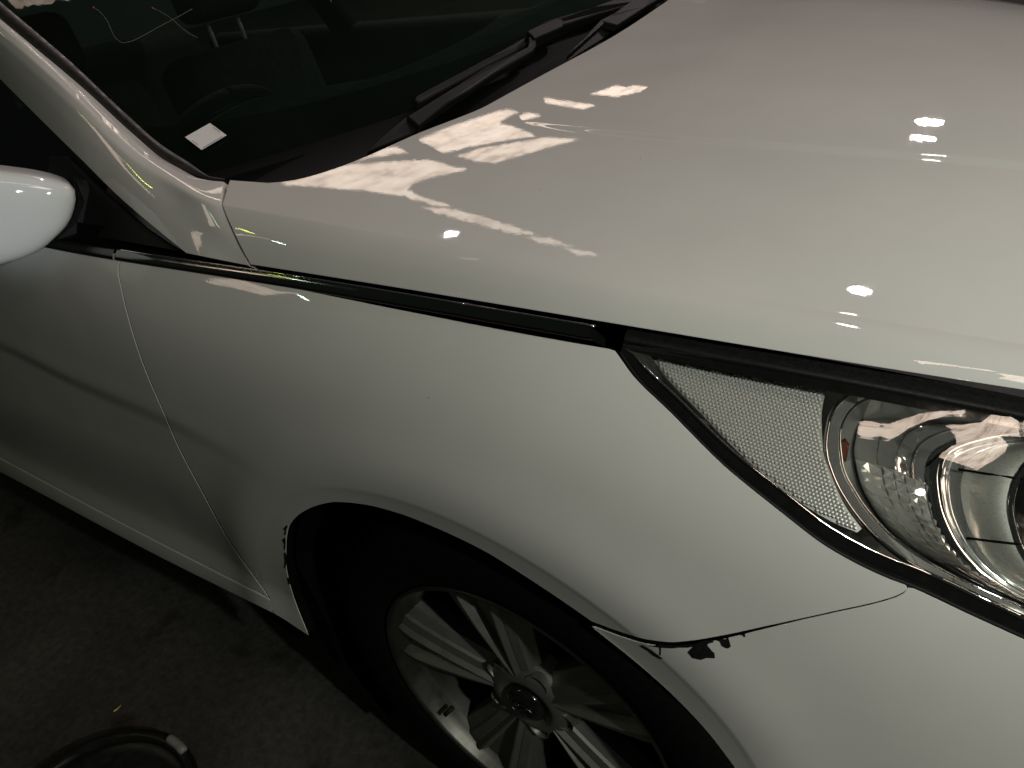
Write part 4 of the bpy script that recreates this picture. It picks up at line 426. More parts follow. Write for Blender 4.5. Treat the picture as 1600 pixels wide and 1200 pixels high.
def panel(name, outline, m, parent, sp=.011, rim=.0016, deep=.016, off=0., step=.006):
    """a pressed panel on the car's side: its skin, a small rolled rim and a flange turned inwards"""
    B = clean(outline, step)
    if .5*np.sum(B[:, 0]*np.roll(B[:, 1], -1) - np.roll(B[:, 0], -1)*B[:, 1]) < 0: B = B[::-1]
    uv, tri = triangulate(B, sp, name in ('fender', 'bumper'), name == 'door')
    P = side_pos(uv, off); N = side_nrm(uv)
    Fc = []
    for f in tri:
        a, b, c = P[f[0]], P[f[1]], P[f[2]]
        Fc.append(f if np.dot(np.cross(b-a, c-a), N[f[0]]) > 0 else f[::-1])
    bp, bn = side_pos(B, off), side_nrm(B); k = len(B)
    t = np.roll(bp, -1, 0) - np.roll(bp, 1, 0); t /= np.linalg.norm(t, axis=1)[:, None]
    e = np.cross(t, bn); c = np.array([bp.mean(0)])
    # outward in the surface: away from the outline's inside
    test = np.stack([e[:, 0], e[:, 2]], 1); ins = inside(B, B + .002*test/np.linalg.norm(test, axis=1)[:, None])
    e[ins] *= -1
    rings = [(0, 0, bn), (.7*rim, -.3*rim, bn*.7 + e*.7), (rim, -rim, e), (rim*.9, -deep, e)]
    base = len(P); V = [P]; NN = [N]
    for a, d, nn in rings:
        V.append(bp + a*e + d*bn); NN.append(nn/np.linalg.norm(nn, axis=1)[:, None])
    for i in range(3):
        for j in range(k):
            a = base + i*k + j; b = base + i*k + (j+1) % k
            q = (a, b, b+k, a+k)
            Fc.append(q)
    V = np.concatenate(V); NN = np.concatenate(NN)
    F2 = []
    for f in Fc:
        if len(f) == 4:
            n = np.cross(V[f[1]]-V[f[0]], V[f[3]]-V[f[0]])
            if np.dot(n, NN[f[0]] + NN[f[2]]) < 0: f = f[::-1]
        F2.append(f)
    o = mesh(name, V, F2, m, parent, True, NN)
    o.data.materials.append(VOID)
    for q in list(o.data.polygons)[-k:]: q.material_index = 1  # painted flange, its inner strip blackened for the shade inside the gap
    return o

# ------------------------------------------------------------------ floor
fl = np.array([(-14, -14, 0), (14, -14, 0), (14, 14, 0), (-14, 14, 0)])
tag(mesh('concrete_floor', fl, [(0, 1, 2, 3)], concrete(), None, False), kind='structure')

# ------------------------------------------------------------------ the car
car = tag(empty('white_car', (0, 0, 0)), 'white sedan parked on dark concrete, chipped bumper edge under the headlight', 'car')

# dark inner body behind every gap
xs = np.linspace(-2.0, .84, 90)
rows = []
for dz in [0, .03, .07, .14, .22, .34, .46, .58, .66]:
    z = top_z(xs) - .016 - dz
    y = -half_width(xs, z) + .022 + .010*(dz == 0)
    rr = np.hypot(xs - ARCH_X, z - ARCH_Z)
    rows.append((xs, y, z, rr))
V = []; idx = {}; Fc = []
for i, (x, y, z, rr) in enumerate(rows):
    for j in range(len(x)): V.append((x[j], y[j], z[j]))
n = len(xs)
for i in range(len(rows)-1):
    for j in range(n-1):
        q = [i*n+j, i*n+j+1, (i+1)*n+j+1, (i+1)*n+j]
        if min(math.hypot(V[a][0]-ARCH_X, V[a][2]-ARCH_Z) for a in q) > ARCH_R + .012 and not (V[q[0]][0] > .16 and V[q[0]][2] > top_z(V[q[0]][0]) - .02 - 1.0*(V[q[0]][0]-.13)): Fc.append(q)
mesh('body_shell', V, Fc, VOID, car)

FENDER_O = panel('fender', FENDER, PAINT, car, rim=.0009)
panel('door', DOOR, PAINT, car, sp=.012, rim=.0009)
panel('sill', SILL, PAINT, car, rim=.004)
bumper = panel('bumper', BUMPER, PAINT, car, rim=.0009)
for c in CHIPS:
    B = clean(c, .002); uv, tri = triangulate(B, .01)
    P = side_pos(uv, .0005); P2 = side_pos(B, .0005); P3 = side_pos(B, -.001); k = len(B); b0 = len(P)
    Fc = [f for f in tri] + [(b0+i, b0+(i+1) % k, b0+k+(i+1) % k, b0+k+i) for i in range(k)]
    o = mesh('paint_chip', np.concatenate([P, P2, P3]), Fc, BLACK, bumper, False)
    if c is CHIPS[1]: o['label'] = 'largest black scar where paint has flaked off the bumper edge'

for c in SCUFFS:
    B = clean(c, .002); uv, tri = triangulate(B, .01)
    P = side_pos(uv, .0006); P2 = side_pos(B, .0006); P3 = side_pos(B, -.001); k = len(B); b0 = len(P)
    mesh('paint_chip', np.concatenate([P, P2, P3]), [f for f in tri] + [(b0+i, b0+(i+1) % k, b0+k+(i+1) % k, b0+k+i) for i in range(k)], BLACK, FENDER_O, False)
# ------------------------------------------------------------------ bonnet
ridge_dz = poly([a for a, _ in RIDGE] + [.6, .75, .86], [b for _, b in RIDGE] + [.017, .014, .011], 2)
fold_x = [q[0] for q in FOLD]; fold_y = poly(fold_x + [.6, .9], [abs(q[1]) for q in FOLD] + [.33, .22], 3)
def hood_top(x, s):
    """height of the bonnet's top at length x, at a fraction s of the half width"""
    y1 = edge_y(x) - .045; z1 = edge_z(x) + ridge_dz(x); zc = mid_z(x)
    z = z1 + (zc - z1)*(1 - np.abs(s)**2.2)
    y = y1*s
    h = .0030*sstep(-.16, .06, x)
    z = z + h*(sstep(fold_y(x) + .0025, fold_y(x) - .0115, np.abs(y)) - .3*sstep(.22, 0, np.abs(np.abs(y) - fold_y(x))))
    return y, z
rear = interp([q[1] for q in REAR] + [.60, .74, .80], [q[0] for q in REAR] + [-.385, -.445, -.42])
ss = np.r_[np.linspace(-1, -.97, 9), np.linspace(-.962, -.72, 24), np.linspace(-.715, -.40, 110), np.linspace(-.39, .96, 44), np.linspace(.97, 1, 4)]
us = np.linspace(0, 1, 130)
def hood_col(u, s, t=None):
    """one point: s across the top, or t in 0..1 down the near side from ridge (0) to edge (1)"""
    if t is not None:
        side_rear = interp([0, .5, 1], [REARSIDE[2][0], REARSIDE[1][0], REARSIDE[0][0]])(t)
        x = side_rear + u*(.86 - side_rear)
        y0, z0 = edge_y(x), edge_z(x); y1, z1 = y0 - .045, z0 + ridge_dz(x)
        b = 4*t*(1-t)
        return x, -(y1 + (y0-y1)*t + .0045*b), z1 + (z0-z1)*t + .0045*b
    yr = s*.80
    xr = float(rear(yr)) if s > -.93 else REARSIDE[2][0] + (float(rear(-.744)) - REARSIDE[2][0])*min(1, (s+1)/.07)
    xf = .86 + .05*(1-s*s)
    x = xr + u*(xf - xr)
    y, z = hood_top(x, s)
    return x, y, z
rowsH = []
for t in np.r_[1, .985, np.linspace(.95, .1, 14), .06, .03]:
    rowsH.append([hood_col(u, None, t) for u in us])
for s in ss: rowsH.append([hood_col(u, s) for u in us])
for t in (.5, 1):
    rowsH.append([(lambda q: (q[0], -q[1], q[2]))(hood_col(u, None, t)) for u in us])
H = np.array([[[float(c) for c in q] for q in r] for r in rowsH])
# rolled lower and rear edges
lowr = H[0] + np.array([0, .004, -.0025]); lowr2 = H[0] + np.array([0, .018, -.004])
rows_all = [lowr2, lowr] + list(H)
hood = loft('bonnet', rows_all, PAINT, car, flip=True)
re = H[:, 0]; re1 = re + np.array([.0, 0, -.0015]) + np.array([-.0012, 0, 0]); re2 = re + np.array([.006, 0, -.02])
loft('flange', [re, re1, re2], PAINT, hood)

# ------------------------------------------------------------------ dark trim strip in the groove under the bonnet
gx = np.linspace(-.525, .139, 80)
def strip_rows(gx, cut=0.0):
    base = np.stack([gx, -top_half(gx), top_z(gx)], 1)
    prof = [(.006, -.012), (-.0015, -.0035), (-.0030, -.0005), (-.0005, .0045), (.0030, .0085), (.0052, .0098), (.0066, .0092), (.0090, .004), (.013, -.006)]
    rows = []
    for dy, dz in prof:
        r = base + np.array([0, dy, dz])
        r[:, 0] += cut*(-(dz))*np.exp(-((gx - gx[-1])/.02)**2)
        rows.append(r)
    return rows
loft('trim_strip', strip_rows(gx, .7), STRIPMAT, car, caps=False)
r_ = strip_rows(gx, .7); endcap = [q[-1] for q in r_]
mesh('trim_end', endcap, [tuple(range(len(endcap)))], VOID, car, False)
tube('trim_highlight', strip_rows(gx)[5], .0011, CHROME, car, 6)  # thin chrome tube added as the highlight along the strip's upper edge
gx2 = np.linspace(-2.0, -.530, 40)
loft('belt_moulding', strip_rows(gx2), GLOSSBLACK, car)
# black channel behind the strip, up to the bonnet
cx_ = np.linspace(-2.0, .84, 120)
b1 = np.stack([cx_, -top_half(cx_) + .006, top_z(cx_) - .014], 1); b2 = np.stack([cx_, -top_half(cx_) + .026, top_z(cx_) - .010], 1)
ed = np.where(cx_ < -.42, top_half(cx_) - .012, edge_y(np.maximum(cx_, -.42))); ez = np.where(cx_ < -.42, top_z(cx_) + .01, edge_z(np.maximum(cx_, -.42)))
b3 = np.stack([cx_, -ed + .026, ez + .012], 1)
keep = cx_ < .135
loft('gutter', [b1[keep], b2[keep], b3[keep]], VOID, car)

# ------------------------------------------------------------------ windscreen pillar
top = spline(PILTOP, 90); low = spline(PILLOW[:3], 20).tolist()[:-1] + spline(PILLOW[2:], 71).tolist(); low = np.array(low)
pil_rows = []
axis_dir = np.array([.10, -.60, .79]); axis_dir /= np.linalg.norm(axis_dir)
for k, w in enumerate(np.r_[0, .01, .03, np.linspace(.07, .22, 7), np.linspace(.26, .96, 18), .99, 1]):
    r = top*(1-w) + low*w
    wd = np.linalg.norm(low-top, axis=1)[:, None]
    bul = (np.interp(w, [0, .08, .2, .35, .6, 1], [0, .14, .205, .20, .13, 0]))
    r = r + axis_dir*bul*np.minimum(wd, .14)
    # even out the fan of section lines round the pillar's foot
    g = r.copy(); amt = math.sin(math.pi*min(1, w*1.02))**.6 if 0 < w < 1 else 0
    for _ in range(60): g[1:-1] = .25*g[:-2] + .5*g[1:-1] + .25*g[2:]
    pil_rows.append(r*(1-amt) + g*amt)
pil_rows = np.array(pil_rows)
# the front edge runs along the bonnet's shut line
tgt = np.array([REAR[0]] + REARSIDE[::-1]) + np.array([-.0040, -.0005, -.0008])
WS = np.r_[0, .01, .03, np.linspace(.07, .22, 7), np.linspace(.26, .96, 18), .99, 1]
for i, w in enumerate(WS):
    q = np.array([np.interp(w, [0, .28, .62, 1], tgt[:, c]) for c in range(3)])
    d = q - pil_rows[i, 0]
    pil_rows[i] += d*np.exp(-(np.arange(pil_rows.shape[1])/11.0)**2)[:, None]
pillar = loft('windscreen_pillar', list(pil_rows), PAINT, car)
# front edge follows the bonnet's shut line; turned in
fe = pil_rows[:, 0]; loft('flange', [fe, fe + np.array([.0012, 0, -.0012]), fe + np.array([-.002, .012, -.012])], PAINT, pillar)
le = pil_rows[-1]; loft('flange', [le, le + np.array([0, .0005, -.0015]), le + np.array([0, .02, -.004])], PAINT, pillar)
te = pil_rows[0]; loft('flange', [te, te + np.array([.001, .001, -.001]), te + np.array([.004, .006, -.02])], PAINT, pillar)
# dark backing behind the shut line
bk = fe + np.array([0, .012, -.016])
loft('shut_line_backing', [bk + np.array([-.05, 0, 0]), bk + np.array([.05, 0, .0])], VOID, car)

# ------------------------------------------------------------------ windscreen
SLOPE = math.tan(math.radians(31.5))
def screen(x, y, o=0.): return 1.0 + o/math.cos(math.radians(31.5)) + (-.32 - .35*y*y - x)*SLOPE
SN = np.array([math.sin(math.radians(31.5)), 0, math.cos(math.radians(31.5))])
mould = spline(MOULD, 80)
rows = []
for s in np.linspace(-1, 1, 40):
    r = []
    for k in range(60):
        i = k/59*79; q = mould[int(i)] + (mould[min(79, int(i)+1)] - mould[int(i)])*(i-int(i))
        y = s*abs(q[1]); x = -.26 - .35*y*y - (k/59)*.80 if False else None
        xb = -.29 - .35*y*y; x = xb + (q[0] + .47)*1.28 - .06*(1-abs(s))
        r.append((x, y, screen(x, y, -.003)))
    rows.append(r)
wscreen = loft('windscreen', rows, GLASS, car, flip=True)
# black printed band along the lower and side edge, just under the glass
fr = []
for s in np.linspace(-1, 1, 60):
    y = s*.74; xb = -.29 - .35*y*y
    w = .115 + .05*(abs(s))**6
    fr.append([(xb - a*w, y, screen(xb - a*w, y, -.009)) for a in np.linspace(0, 1, 6)])
loft('frit_band', fr, FRIT, wscreen)
# side moulding between glass and pillar
top_d = spline(PILTOP, 80)
mr = [top_d + np.array([0, .0005, -.006]), top_d + np.array([0, .002, -.001]), mould*.15 + top_d*.85 + SN*.0012, mould*.5 + top_d*.5 + SN*.0025, mould*.93 + top_d*.07 + SN*.002, mould, mould - SN*.008]
loft('screen_moulding', mr, plastic('moulding_rubber', (.016, .013, .011), .55), car)
# cowl under the bonnet's rear edge
cw = []
for s in np.linspace(-1, 1, 50):
    y = s*.74; xr = float(rear(y)); xb = -.30 - .35*y*y
    cw.append([(xr + .05, y, .965), (xr - .01, y, .972), (xb, y, screen(xb, y, -.006)), (xb - .03, y, screen(xb - .03, y, -.001))])
loft('cowl_panel', cw, FRIT, car)

def ws_prism(name, poly, depth, parent, m=BLACK): return prism(name, poly, SN, depth, m, parent, .0018)
wip = empty('wiper', (0, 0, 0), car)
ws_prism('arm', WIPARM, .012, wip); ws_prism('arm_base', WIPPIV, .016, wip)
ws_prism('blade', BLADE1, .012, wip); ws_prism('blade', BLADE2, .014, wip); ws_prism('clip', CLIP, .020, wip)
wip2 = empty('wiper', (0, 0, 0), car); ws_prism('arm', ARM2, .014, wip2)

# sticker (its code left blank), behind the lower corner of the glass
st = tag(prism('sticker', STICKER, SN, .0006, PAPER, None, .0002), 'small white diamond-lying paper sticker at the lower corner of the windscreen', 'sticker')
for a, b in STICKLINE:
    a, b = np.array(a), np.array(b); d = b-a; L_ = np.linalg.norm(d); d /= L_; w = np.cross(SN, d)
    t = 0; V = []; Fc = []
    while t < L_*.9:
        l = random.uniform(.0012, .0035); q = a + d*t
        i = len(V); V += [q - w*.0006, q + d*l - w*.0006, q + d*l + w*.0006, q + w*.0006]; Fc.append((i, i+1, i+2, i+3)); t += l + random.uniform(.0006, .0018)
    mesh('print_line', V, Fc, INK, st, False)

for P_ in THREADS:
    c = tag(tube('thread', spline(P_, 50),   .00042, CORDM, None, 6), cat='thread')
    tube('red_tip', np.array([P_[0], np.array(P_[0])*.7 + np.array(P_[1])*.3]), .0011, REDM, c, 6)
    c['label'] = 'long thin pale thread lying in a deep loop on the windscreen' if len(P_) > 8 else 'short thin pale thread slanting down the windscreen'

# ------------------------------------------------------------------ side glass and mirror
sn = np.array([0, -1, -.55]); sn /= np.linalg.norm(sn); sn = np.array([0, -.876, .482])
def tumble(x, z, o=0.): return (x, -.845 + (z-.96)*.55 + o, z)
gp = [tumble(a[0]-.004, a[2]-.002, .008) for a in PILLOW[2:]]
sw = gp + [tumble(-2.0, 1.30, .008), tumble(-2.0, .955, .008), tumble(-.42, .955, .008)]
side_window = prism('side_window', sw, (0, -.876, .482), .004, clear_glass('side_glass', (.22, .27, .25), 1.5), car, .0005)
seal = [np.array(a) + np.array([0, .004, 0]) for a in PILLOW[2:]]
loft('window_seal', [[np.array(a) + np.array([.004, .0055, .004]) for a in seal], [np.array(a) + np.array([-.006, .002, -.004]) for a in seal], [np.array(a) + np.array([-.012, .010, -.008]) for a in seal]], BLACK, car)
# black triangular panel that carries the mirror
sail = [tumble(-.425, .957, .001), tumble(-.50, .976, .001), tumble(-.60, 1.010, .001), tumble(-.70, 1.050, .001), tumble(-.745, 1.05, .001), tumble(-.76, .957, .001)]
prism('mirror_sail', sail, (0, -.876, .482), .010, BLACK, car, .003)
mir = empty('door_mirror', (0, 0, 0), car)
M0 = np.array([-.68, -.98, 1.0]); ME1 = np.array([.5, .86, 0]); ME2 = np.array([0, 0, 1.]); MN = np.array([.8646, -.5025, 0])
mo = np.array(MIRROR); mc = mo.mean(0); rowsM = []
for w in np.linspace(0, 1, 16):
    sc = (1 - w**2.6)**.75
    q = mc + (mo - mc)*max(sc, .001)
    h = .030*(1 - (1-w)**2.2)
    rowsM.append([M0 + a*ME1 + b*ME2 + MN*h for a, b in q])
rb = [[M0 + a*ME1 + b*ME2 - MN*.045 for a, b in mc + (mo-mc)*.95], [M0 + a*ME1 + b*ME2 - MN*.018 for a, b in mc + (mo-mc)*.985]]
loft('shell', rb + rowsM, PAINT, mir, close=True)
prism('mirror_glass', [M0 + a*ME1 + b*ME2 - MN*.042 for a, b in mc + (mo-mc)*.93], -MN, .004, CHROME, mir)
am = np.array(MIRARM)
prism('mirror_arm', am - MN*.02, MN, .05, BLACK, mir, .008)

# ------------------------------------------------------------------ headlight
hl_ = empty('headlight', (0, 0, 0), car)
O_, E1, E2, NL = [np.array(q) for q in HLF]
def hp(a, b, d=0.): return O_ + a*E1 + b*E2 - NL*d
up = spline(LENSUP, 60); lo = spline(LENSLOW, 60)
def lens_rows(inset=0., k=14, w0=0., w1=1.):
    rows = []
    for w in np.linspace(w0, w1, k):
        r = up*(1-w) + lo*w
        wd = np.linalg.norm(up-lo, axis=1)[:, None]
        rows.append(r + NL*(4*w*(1-w)*.055*wd) - NL*inset)
    return rows
lr = lens_rows(); edge_in = lambda r: np.array(r) - NL*.022
lens = loft('lens', lr, LENS, hl_)
def face_out(o, d):
    if sum(Vector(p.normal).dot(Vector(d))*p.area for p in o.data.polygons) < 0: o.data.flip_normals()
face_out(lens, NL); face_out(wscreen, SN)
# gloss-black surround under the rim of the lens
wd = np.linalg.norm(up-lo, axis=1)
def band(wa, wb, inset, k=4):
    rows = []
    for f in np.linspace(0, 1, k):
        w = wa + (wb-wa)*f
        w = np.clip(w, 0, 1)[:, None]
        rows.append(up*(1-w) + lo*w + NL*(4*w*(1-w)*.055*wd[:, None]) - NL*inset)
    return rows
ones = np.ones(60); tipf = np.minimum(.48, .013/np.maximum(wd, 1e-3))
bz = loft('surround', [np.array(lo) - NL*.03] + band(ones, 1-tipf, .0025), GLOSSBLACK, hl_)
bz2 = loft('surround', [np.array(up) - NL*.03] + band(0*ones, np.minimum(.48, .0105/np.maximum(wd, 1e-3)), .0025), GLOSSBLACK, hl_, flip=True)
# black gasket between the lens and the painted panels
dirv = up - lo; dirv /= np.linalg.norm(dirv, axis=1)[:, None] + 1e-9
loft('gasket', [lo - dirv*.0042 - NL*.012, lo - dirv*.0040 - NL*.0035, lo - dirv*.0015 + NL*.0002, lo + dirv*.0006 - NL*.0008, lo + dirv*.001 - NL*.012], BLACK, hl_)
upo = np.array([0, .35, .94])
loft('gasket', [up + upo*.0140 + np.array([0, .01, 0]) - NL*.010, up + upo*.0062 - NL*.005, up + upo*.002 + NL*.0004, up - upo*.0008 - NL*.0008, up - upo*.001 - NL*.012], BLACK, hl_)
# thin clear rib running inside the lower edge of the lens
rib = band(1-tipf*1.0, 1-tipf*1.25, .0005, 2); tube('lens_rib', rib[0][3:], .0011, CHROME, hl_, 6)
# back wall of the lamp
bw = [hp(*[(q-O_)@E1, (q-O_)@E2], .10) for q in list(up) + list(lo)[::-1]]
loft('housing', [np.array(lo) - NL*.012, np.array([hp((q-O_)@E1, (q-O_)@E2, .17) for q in lo]), np.array([hp((q-O_)@E1, (q-O_)@E2, .17) for q in up]), np.array(up) - NL*.012], BOWL, hl_)
# textured marker reflector
mk = np.array(MARK); B = clean(mk, .006); uv, tri = triangulate(B, .02)
k = len(B)
mk_o = mesh('marker_reflector', [hp(a, b, .009) for a, b in uv] + [hp(a, b, .009) for a, b in B] + [hp(a, b, .016) for a, b in B],
     [f for f in tri] + [(len(uv)+i, len(uv)+(i+1) % k, len(uv)+k+(i+1) % k, len(uv)+k+i) for i in range(k)], MARKB, hl_, False)
V = []; Fc = []; cell = .0035
lo_, hi_ = B.min(0), B.max(0); hx = []
th = math.radians(-8)
for j in range(-70, 70):
    for i in range(-95, 95):
        a = (i + .5*(j % 2))*cell; b = j*cell*.866
        hx.append((lo_[0] + .1 + a*math.cos(th) - b*math.sin(th), (lo_[1]+hi_[1])/2 + a*math.sin(th) + b*math.cos(th)))
hx = np.array(hx); hx = hx[inside(B, hx)]; hx = hx[edge_dist(B, hx) > cell*.5]
for a, b in hx:
    i0 = len(V); r = cell*.56
    V += [hp(a + r*math.cos(q), b + r*math.sin(q), .0088) for q in np.arange(6)*math.pi/3 + math.pi/6]
    V += [hp(a + r*.45*math.cos(q), b + r*.45*math.sin(q),   .0064) for q in np.arange(6)*math.pi/3 + math.pi/6]
    Fc += [(i0+q, i0+(q+1) % 6, i0+6+(q+1) % 6, i0+6+q) for q in range(6)] + [tuple(range(i0+6, i0+12))]
tag(mesh('reflector_facets', V, Fc, MARKM, hl_, False), kind='stuff')
# chrome bowl, in rings one behind the other
RG = [(spline(r, 90), d) for r, d in RINGS]
def ring3(i, dd=0.): return np.array([hp(a, b, RG[i][1] + dd) for a, b in RG[i][0]])
def ring_loft(name, i, j, m, k=8, curve=0., flute=0.):
    A, Bq = RG[i], RG[j]; rows = []
    for f in np.linspace(0, 1, k):
        q = A[0]*(1-f) + Bq[0]*f; d = A[1]*(1-f) + Bq[1]*f + curve*math.sin(math.pi*f)
        s = np.linspace(0, 1, len(q))
        fl = flute*np.abs(((s*46) % 1) - .5)*2*sstep(.48, .62, s)*math.sin(math.pi*f)
        rows.append([hp(a, b, d + g) for (a, b), g in zip(q, fl)])
    return loft(name, rows, m, hl_)
tube('bright_ring', ring3(0), .0022, CHROME, hl_, 8)
ring_loft('ring_band', 0, 1, BOWL, 5)
tube('bright_ring', ring3(1), .0014, CHROME, hl_, 8)
ring_loft('reflector_wall', 1, 2, BOWL, 6)
ring_loft('reflector_bowl', 2, 3, BOWL, 18, -.014)
def bowl_at(f, s, dd=0.):
    A, Bq = RG[2], RG[3]; i = s*(len(A[0])-1); k = min(int(i), len(A[0])-2); w = i-k
    qa = A[0][k]*(1-w) + A[0][k+1]*w; qb = Bq[0][k]*(1-w) + Bq[0][k+1]*w
    a, b = qa*(1-f) + qb*f
    return hp(a, b, A[1]*(1-f) + Bq[1]*f - .014*math.sin(math.pi*f) + dd)
# cut-glass facets in the lower half of the bowl
rf = random.Random(3); V = []; Fc = []
nf, ns = 6, 17
for i in range(nf):
    for j in range(ns):
        f0, f1 = .02 + .96*i/nf, .02 + .96*(i+1)/nf; s0, s1 = .50 + .44*j/ns, .50 + .44*(j+1)/ns
        k = len(V)
        V += [bowl_at(f0, s0, -.002), bowl_at(f0, s1, -.002), bowl_at(f1, s1, -.002), bowl_at(f1, s0, -.002), bowl_at(f0 + (f1-f0)*rf.uniform(.3, .7), s0 + (s1-s0)*rf.uniform(.3, .7), -.002 - rf.uniform(.003, .011))]
        Fc += [(k, k+1, k+4), (k+1, k+2, k+4), (k+2, k+3, k+4), (k+3, k, k+4)]
FACET = metal('facet_chrome', (.78, .77, .75), .07, 30, .5)
FACET.node_tree.nodes['Principled BSDF'].inputs['Metallic'].default_value = .52
mesh('facet_panel', V, Fc, FACET, hl_, False)
for f in (.30, .56, .80):
    tube('bowl_step_line', [bowl_at(f, s, -.0012) for s in np.linspace(.10, .96, 60)], .0006, CHROME, hl_, 6)
tube('bowl_seam', ring3(2, -.0015), .0007, GLOSSBLACK, hl_, 6)
ring_loft('bowl_step', 3, 4, CHROME, 6, -.003)
ring_loft('bowl_inner', 4, 5, BOWL, 6, .006)
ring_loft('projector_bezel', 5, 6, SATIN, 8, -.006)
pr = RG[6][0]; pc = pr.mean(0) + np.array([.035, .01]); prj = []
for f, d in [(1, .026), (.96, .022), (.90, .023), (.84, .03), (.74, .06)]:
    prj.append([hp(*(pc + (q-pc)*f), d) for q in pr])
loft('projector_ring', prj, CHROME, hl_)
dome = [[hp(*(pc + (q-pc)*f), .05 - .03*math.cos(f/.76*math.pi/2)) for q in pr] for f in (.76, .6, .4, .2, .02)]
loft('projector_lens', dome, GLOSSBLACK, hl_)
for l in SPLIT: tube('bezel_split', [hp(a, b, .046 + (.027-.046)*i/5 - .0045) for i, (a, b) in enumerate(l)], .0011, VOID, hl_, 6)
a, b = AMBER
prism('bulb', [hp(a + x*.0065, b + z*.011, .026) for x, z in [(-.6, -1), (.6, -.9), (.7, .5), (0, 1), (-.7, .6)]], NL, .02, AMBERM, hl_, .003)

# closed nose between the bonnet's front edge and the bumper
gx3 = np.linspace(.60, .87, 24)
gu = np.stack([gx3, -edge_y(gx3) + .012, edge_z(gx3) - .012], 1)
gz = np.interp(gx3, [.5, .56, .70, .80, .87], [.70, .672, .595, .565, .545]); gl = np.stack([gx3, -half_width(gx3, gz) + .014, gz], 1)
loft('grille', [gu*(1-f) + gl*f + np.array([-.006*math.sin(math.pi*f), .006*math.sin(math.pi*f), 0]) for f in np.linspace(0, 1, 8)], GLOSSBLACK, car)
nose = []
for z in np.linspace(edge_z(.86) - .01, .24, 9):
    y0 = float(half_width(.862, z)) - .012
    nose.append([(.862 + .07*(1 - (y/y0)**2) + (.02 if z < .5 else 0), y, z) for y in np.linspace(-y0, y0, 30)])
loft('grille', nose, GLOSSBLACK, car)

# ------------------------------------------------------------------ front wheel
WX, WY, WZ = 0.0, -.877, .334
wheel = empty('wheel', (WX, WY, WZ), car)
tyre = lathe('tyre', [(.222, .03), (.2285, .006), (.236, -.004), (.25, -.007), (.270, -.009), (.292, -.0085), (.312, -.001), (.325, .010), (.3305, .030), (.332, .08), (.3325, .17), (.325, .19), (.27, .205), (.22, .19)], RUBBER, wheel, 120)
rim = lathe('rim', [(.2285, .012), (.2295, .002), (.2275, -.002), (.2235, -.0015), (.2205, .004), (.2180, .014), (.2120, .024), (.2075, .032)], RIMM, wheel, 120)
lathe('rim_barrel', [(.2075, .032), (.205, .040), (.200, .10), (.198, .17)], BARREL, wheel, 96)
rimc = lathe('brake_disc', [(.05, .085), (.145, .085), (.145, .105), (.05, .105)], DISC, wheel, 64)
lathe('back_plate', [(.0, .13), (.20, .13)], VOID, wheel, 48)
def sector(ang, r): return (r*math.cos(ang), r*math.sin(ang))
def spoke_rows(c, sgn):
    """one of the two arms of a twin spoke: a ridge on the inner side, a wide face falling to the opening"""
    rows = []
    for f in np.linspace(0, 1, 14):
        r = .046 + f*(.2195 - .046)
        off = sgn*(.0145 + .0345*f**1.05)
        hw = .0155 + .0150*f + .005*(1-f)**3
        yo = .027 - .013*math.sin(f*math.pi*.5) + .03*max(0, f-.88)       # dished towards the hub
        dr = np.array(sector(c, 1.)); tn = np.array([-dr[1], dr[0]])
        row = []
        for t, dy in [(-1.0, .034), (-1.0, .014), (-.86, .004), (-.66, -.0030), (-.56, -.0030), (-.30, .0035), (-.20, .0030), (.30, .0065), (.42, .0105), (.90, .018), (1.0, .020), (1.0, .045)]:
            q = dr*r + tn*(off + sgn*t*hw)
            row.append((q[0], yo + dy, q[1]))
        rows.append(row if sgn > 0 else row[::-1])
    return rows
for kk in range(5):
    c = math.radians(102 + 72*kk)
    for sgn in (-1, 1):
        o = loft('spoke', spoke_rows(c, sgn), ALLOY, wheel, smooth=False, flip=True)
    dr = np.array(sector(c, 1.)); tn = np.array([-dr[1], dr[0]]); web = []
    for f in np.linspace(0, 1, 8):
        r = .05 + f*.165; w = .010 + .030*f
        web.append([(*(dr*r + tn*w*t)[:1],   .030 + .006*abs(t) - .008*f, (dr*r + tn*w*t)[1]) for t in (-1, -.4, .4, 1)])
    loft('spoke_web', web, ALLOY, wheel, flip=True)
    # lug nut in its recess between the arms
    a = c + math.radians(36); q = np.array(sector(a, .057))
    lathe('lug_nut', [(.0, .029), (.006, .029), (.0095, .031), (.0105, .038), (.0105, .046)], BARREL, wheel, 6, (q[0], 0, q[1]))
    lathe('lug_recess', [(.0165, .024), (.0150, .026), (.0145, .046)], ALLOY, wheel, 24, (q[0], 0, q[1]))
lathe('hub', [(.0, .030), (.034, .030), (.040, .022), (.048, .021), (.060, .026), (.074, .040), (.082, .060)], ALLOY, wheel, 60)
cap = lathe('centre_cap', [(.0, .0125), (.020, .0135), (.0275, .0165), (.0305, .021), (.031, .03)], GLOSSBLACK, wheel, 48)
# emblem: slanted letter in an oval ring
EM = metal('emblem_chrome', (.12, .12, .12), .35)
ov = [(.0185*math.cos(t), .0112, .0105*math.sin(t)) for t in np.linspace(0, 2*math.pi, 49)]
tube('emblem_ring', ov, .0011, EM, wheel, 6)
for pth in ([(-.0085, .0112, -.0068), (-.0070, .0110, -.001), (-.0050, .0112, .0078)], [(.0050, .0112, -.0078), (.0070, .0110, .001), (.0085, .0112, .0068)], [(-.0072, .0112, -.0020), (0, .0108, .0006), (.0072, .0112, .0022)]):
    tube('emblem_stroke', spline(pth, 9), .0013, EM, wheel, 6)
tube('valve_stem', [(-.150, .018, -.105), (-.158, .004, -.112)], .004, BLACK, wheel, 8)

